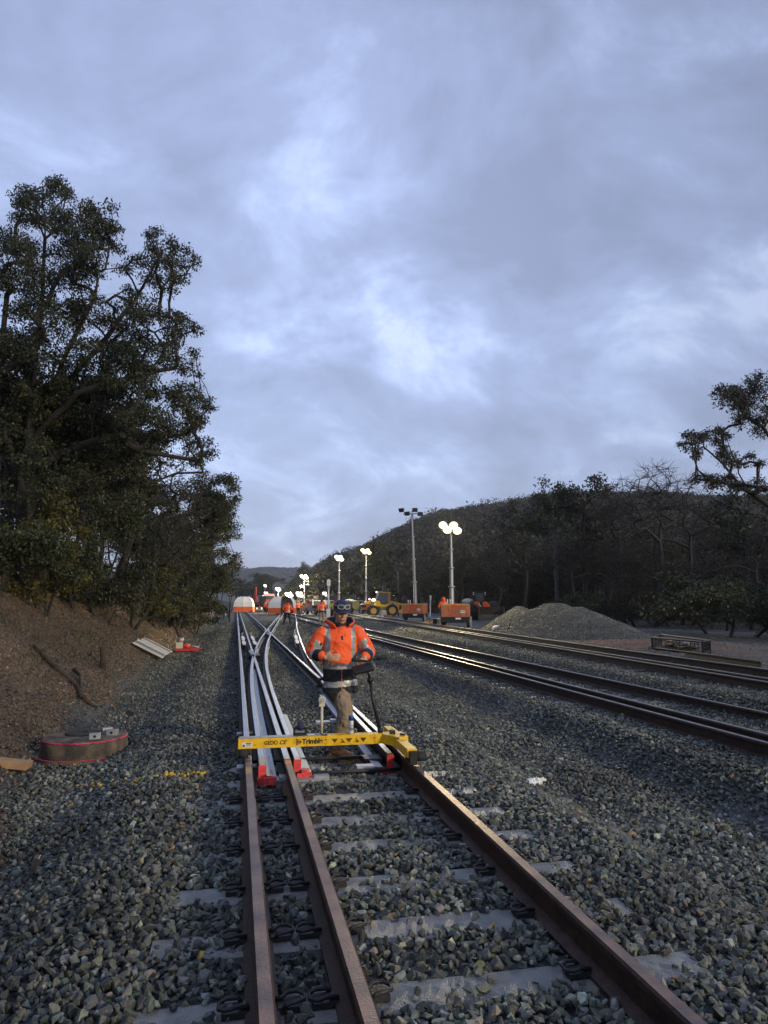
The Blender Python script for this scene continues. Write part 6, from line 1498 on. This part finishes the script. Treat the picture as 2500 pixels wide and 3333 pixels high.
while n < 44:
    b_ = rr_.uniform(.10, .50); d = rr_.uniform(72, 112); x, y = d*math.sin(b_), d*math.cos(b_)
    if x < float(t3c(y))+10: continue
    k = rr_.choice(['b2','g1','g4','g4','g2']); plant(k, x, y, 'leafy gum tree in the dark wood behind the yard' if k[0] == 'g' else 'bare grey tree in the dark wood behind the yard', GR if k[0] == 'g' else 'bare trees of the right wood', rr_.uniform(.45, .75), wide=1.4); n += 1
n = 0
while n < 70:
    b_ = rr_.uniform(.0, .86); d = rr_.uniform(24, 90); x, y = d*math.sin(b_), d*math.cos(b_)
    if x < float(t3c(y))+8.5+rr_.uniform(0, 2.5) or (y < 36 and x < 18.5) or (d < 68 and bearing(1170) < b_ < bearing(1665)): continue
    plant(rr_.choice(['s1','s3','s3','s3']), x, y, 'dark undergrowth shrub at the foot of the right wood', 'undergrowth shrubs of the right wood', rr_.uniform(.7, 1.4), wide=1.3); n += 1
# hillside wood: reads as one mass
def hillside():
    r = np.random.default_rng(61); n = 6800; b_ = r.uniform(.02, 1.15, n*2); rad = 104+(RR-84)*r.random(n*2)**.85; z = hill_z(b_, rad); k = z > -.5; b_, rad, z = b_[k][:n], rad[k][:n], z[k][:n]; n = len(b_)
    # an even rank of trees along the crest
    b2 = np.linspace(.06, 1.1, 420)+r.normal(0, .0015, 420); r2 = RR-12+r.uniform(-14, 10, 420); z2 = hill_z(b2, r2); b_ = np.concatenate([b_, b2]); rad = np.concatenate([rad, r2]); z = np.concatenate([z, z2]); n = len(b_)
    h = r.uniform(3.0, 6.0, n)*np.where(r.random(n) < .06, 1.45, 1)*np.clip(.6+z/60, .7, 1.15); P = np.stack([rad*np.sin(b_), rad*np.cos(b_), z], -1)
    m = 46; idx = np.repeat(np.arange(n), m); d = r.normal(size=(n*m, 3)); d /= np.linalg.norm(d, axis=1)[:, None]; q = r.random(n*m)**.45
    wd = (h*r.uniform(.22, .42, n))[idx]
    c = P[idx]+np.stack([d[:,0]*wd*q, d[:,1]*wd*q, h[idx]*.66+d[:,2]*h[idx]*.34*q], -1)
    a = r.normal(size=(n*m, 3)); a /= np.linalg.norm(a, axis=1)[:, None]; b = np.cross(a, r.normal(size=(n*m, 3))); b /= np.linalg.norm(b, axis=1)[:, None]; s = r.uniform(.25, .62, (n*m, 1))
    V = np.stack([c-a*s, c+b*s*.6, c+a*s, c-b*s*.6], 1).reshape(-1, 3)
    pal = np.array([[.030,.034,.018],[.042,.038,.028],[.055,.048,.040],[.034,.040,.020],[.065,.058,.050]])
    cl = pal[r.integers(0, 5, n)]*r.lognormal(0, .3, (n, 1)); cl = np.repeat(cl[idx]*r.lognormal(0, .2, (n*m, 1)), 4, 0)
    t0 = P; w_ = .10; tv = np.stack([t0+[w_,0,-.5], t0+[-w_,0,-.5], t0+np.stack([-w_*.5*np.ones(n), np.zeros(n), h*.7], -1), t0+np.stack([w_*.5*np.ones(n), np.zeros(n), h*.7], -1)], 1).reshape(-1, 3)
    tc_ = np.tile(np.array([.10,.09,.08]), (len(tv), 1))
    V = np.concatenate([V, tv]); F = np.arange(len(V)).reshape(-1, 4); cl = np.concatenate([cl, tc_])
    link('hillside_wood', np_mesh('hillside_wood', V, F, ['leaf'], tint=cl), label='scrubby wood covering the hill on the right', cat='wood', kind='stuff')
    # far hill cover
    n = 9000; b_ = r.uniform(-.9, .5, n); rad = 1500+800*r.random(n)**.6; hz = 2300*np.tan(np.interp(b_, fb, fe)); z = hz*sstep(1250, 2300, rad)+fbm(b_*60, rad*.004, 71, 3)*5-3
    P = np.stack([rad*np.sin(b_), rad*np.cos(b_), z], -1); m = 5; c = np.repeat(P, m, 0)+r.normal(0, 4, (n*m, 3))*[1,1,.35]+[0,0,4]; s = r.uniform(3, 6, (n*m, 1)); a = r.normal(size=(n*m, 3)); a /= np.linalg.norm(a, axis=1)[:, None]; b = np.cross(a, r.normal(size=(n*m, 3))); b /= np.linalg.norm(b, axis=1)[:, None]
    V = np.stack([c-a*s, c+b*s*.6, c+a*s, c-b*s*.6], 1).reshape(-1, 3); cl = np.array([.035,.04,.026])*r.lognormal(0, .25, (n*m, 1)); link('distant_wood', np_mesh('distant_wood', V, np.arange(len(V)).reshape(-1, 4), ['leaf'], tint=np.repeat(cl, 4, 0)), label='wood covering the far blue hill at the end of the line', cat='wood', kind='stuff')
hillside()
# grass and leaf litter tufts on the bank
r = np.random.default_rng(71); n = 26000; y = r.uniform(5, 48, n); d = r.uniform(.8, 7, n)**1.0; x = toe(y)-d; k = (fbm(x*.6, y*.4, 81, 2) > .05-.1*(d > 2.5)); x, y = x[k], y[k]; z = H(x, y); n = len(x)
a = r.normal(size=(n, 3)); a[:, 2] = np.abs(a[:, 2])+.6; a /= np.linalg.norm(a, axis=1)[:, None]; b = np.cross(a, r.normal(size=(n, 3))); b /= np.linalg.norm(b, axis=1)[:, None]; l = r.uniform(.05, .22, (n, 1)); P = np.stack([x, y, z-.01], -1)
V = np.stack([P-b*.007, P+b*.007, P+a*l+b*.002, P+a*l-b*.002], 1).reshape(-1, 3); pal = np.array([[.06,.07,.02],[.09,.07,.04],[.04,.05,.02]]); C = np.repeat(pal[r.integers(0, 3, n)]*r.lognormal(0, .3, (n, 1)), 4, 0)
link('bank_grass', np_mesh('bank_grass', V, np.arange(len(V)).reshape(-1, 4), ['leaf'], tint=C), label='sparse grass and weeds growing on the earth bank', cat='grass', kind='stuff')
HAZE = 0.00022

# ================================================================== SKY AND LIGHT
w = bpy.data.worlds.new('World'); scn.world = w; w.use_nodes = True; nt = w.node_tree; N = nt.nodes.new; L = nt.links.new
for n in list(nt.nodes): nt.nodes.remove(n)
SUN_EL, SUN_AZ = R(15), R(142)      # azimuth clockwise from +Y: behind the camera on the right
sky = N('ShaderNodeTexSky'); sky.sky_type = 'NISHITA'; sky.sun_disc = False; sky.sun_elevation = SUN_EL; sky.sun_rotation = SUN_AZ; sky.air_density = 1.2; sky.dust_density = .4
bg1 = N('ShaderNodeBackground'); bg1.inputs['Strength'].default_value = .03; L(sky.outputs[0], bg1.inputs['Color'])
tc = N('ShaderNodeTexCoord'); sx = N('ShaderNodeSeparateXYZ'); L(tc.outputs['Generated'], sx.inputs[0])
def math_(op, a, b=None, c=None):
    n = N('ShaderNodeMath'); n.operation = op
    for i, v in enumerate((a, b, c)):
        if v is None: continue
        if isinstance(v, (int, float)): n.inputs[i].default_value = v
        else: L(v, n.inputs[i])
    return n.outputs[0]
zz = math_('ADD', math_('MAXIMUM', sx.outputs['Z'], 0.0), .55)
cx = math_('DIVIDE', sx.outputs['X'], zz); cy = math_('DIVIDE', sx.outputs['Y'], zz)
cb = N('ShaderNodeCombineXYZ'); L(cx, cb.inputs[0]); L(cy, cb.inputs[1])
mp = N('ShaderNodeMapping'); mp.inputs['Rotation'].default_value = (0, 0, R(35)); mp.inputs['Scale'].default_value = (2.2, 2.6, 1); mp.inputs['Location'].default_value = (0.2, 9.3, 0); L(cb.outputs[0], mp.inputs['Vector'])
n1 = N('ShaderNodeTexNoise'); n1.inputs['Scale'].default_value = 1.7; n1.inputs['Detail'].default_value = 9; n1.inputs['Roughness'].default_value = .62; n1.inputs['Distortion'].default_value = .35; L(mp.outputs[0], n1.inputs['Vector'])
n2 = N('ShaderNodeTexNoise'); n2.inputs['Scale'].default_value = .8; n2.inputs['Detail'].default_value = 3; L(mp.outputs[0], n2.inputs['Vector'])
f = math_('ADD', math_('MULTIPLY', n1.outputs['Fac'], .72), math_('MULTIPLY', n2.outputs['Fac'], .36))
rp = N('ShaderNodeValToRGB'); L(f, rp.inputs['Fac']); e = rp.color_ramp.elements
e[0].position = .44; e[0].color = (.285,.335,.525, 1)
e[1].position = .67; e[1].color = (.64,.75,1.06, 1)
k = e.new(.49); k.color = (.325,.385,.605, 1)
k = e.new(.555); k.color = (.375,.45,.71, 1)
k = e.new(.61); k.color = (.47,.57,.88, 1)
# a brighter patch of thin cloud low ahead of the camera
vd = N('ShaderNodeVectorMath'); vd.operation = 'DOT_PRODUCT'; L(tc.outputs['Generated'], vd.inputs[0]); d0 = ray(880, 1050); d0 = d0/np.linalg.norm(d0); vd.inputs[1].default_value = tuple(d0)
mr = N('ShaderNodeMapRange'); mr.interpolation_type = 'SMOOTHSTEP'; L(vd.outputs['Value'], mr.inputs['Value']); mr.inputs['From Min'].default_value = .80; mr.inputs['From Max'].default_value = 1.0; mr.inputs['To Min'].default_value = .90; mr.inputs['To Max'].default_value = 1.28
sc = N('ShaderNodeVectorMath'); sc.operation = 'SCALE'; L(rp.outputs[0], sc.inputs[0]); L(mr.outputs[0], sc.inputs['Scale'])
bg2 = N('ShaderNodeBackground'); bg2.inputs['Strength'].default_value = .86; L(sc.outputs[0], bg2.inputs['Color'])
hz_ = math_('ADD', math_('MULTIPLY', math_('POWER', math_('SUBTRACT', 1.0, math_('MINIMUM', math_('MAXIMUM', sx.outputs['Z'], 0.0), 1.0)), 7.0), .30), .88); L(hz_, bg2.inputs['Strength'])
ad = N('ShaderNodeAddShader'); L(bg1.outputs[0], ad.inputs[0]); L(bg2.outputs[0], ad.inputs[1])
wo = N('ShaderNodeOutputWorld'); L(ad.outputs[0], wo.inputs['Surface'])
sl = bpy.data.lights.new('floodlight_key', 'SUN'); sl.energy = 2.5; sl.angle = R(5); sl.color = (1, .84, .55); so = bpy.data.objects.new('floodlight_key', sl); COL.objects.link(so)  # warm key standing in for an unseen floodlight behind the camera
sd = Vector((math.sin(SUN_AZ)*math.cos(SUN_EL), math.cos(SUN_AZ)*math.cos(SUN_EL), math.sin(SUN_EL)))
so.rotation_euler = sd.to_track_quat('Z', 'Y').to_euler(); so.location = sd*50
# evening haze: one closed box of even air round camera and scene
HZ = MB(); HZ.bb((-3800, -850, -8), (3800, 3700, 320)); ho = HZ.build('haze', 'white', label='thin blue evening haze filling the valley air', category='haze', kind='stuff')
hm = bpy.data.materials.new('haze'); hm.use_nodes = True; nt = hm.node_tree
for n in list(nt.nodes): nt.nodes.remove(n)
pv = nt.nodes.new('ShaderNodeVolumePrincipled'); pv.inputs['Color'].default_value = (.86,.90,1.0,1); pv.inputs['Density'].default_value = HAZE; pv.inputs['Anisotropy'].default_value = .3
o_ = nt.nodes.new('ShaderNodeOutputMaterial'); nt.links.new(pv.outputs[0], o_.inputs['Volume']); ho.data.materials.clear(); ho.data.materials.append(hm)
v = scn.view_settings; v.view_transform = 'Standard'; v.look = 'None'; v.exposure = 0; v.gamma = 1; v.use_curve_mapping = False
scn.cycles.use_denoising = True; scn.cycles.max_bounces = 5; scn.cycles.diffuse_bounces = 2; scn.cycles.glossy_bounces = 3; scn.cycles.transparent_max_bounces = 8; scn.cycles.volume_bounces = 0
scn.cycles.sample_clamp_indirect = 6
print('script', round(time.time()-T0, 1))
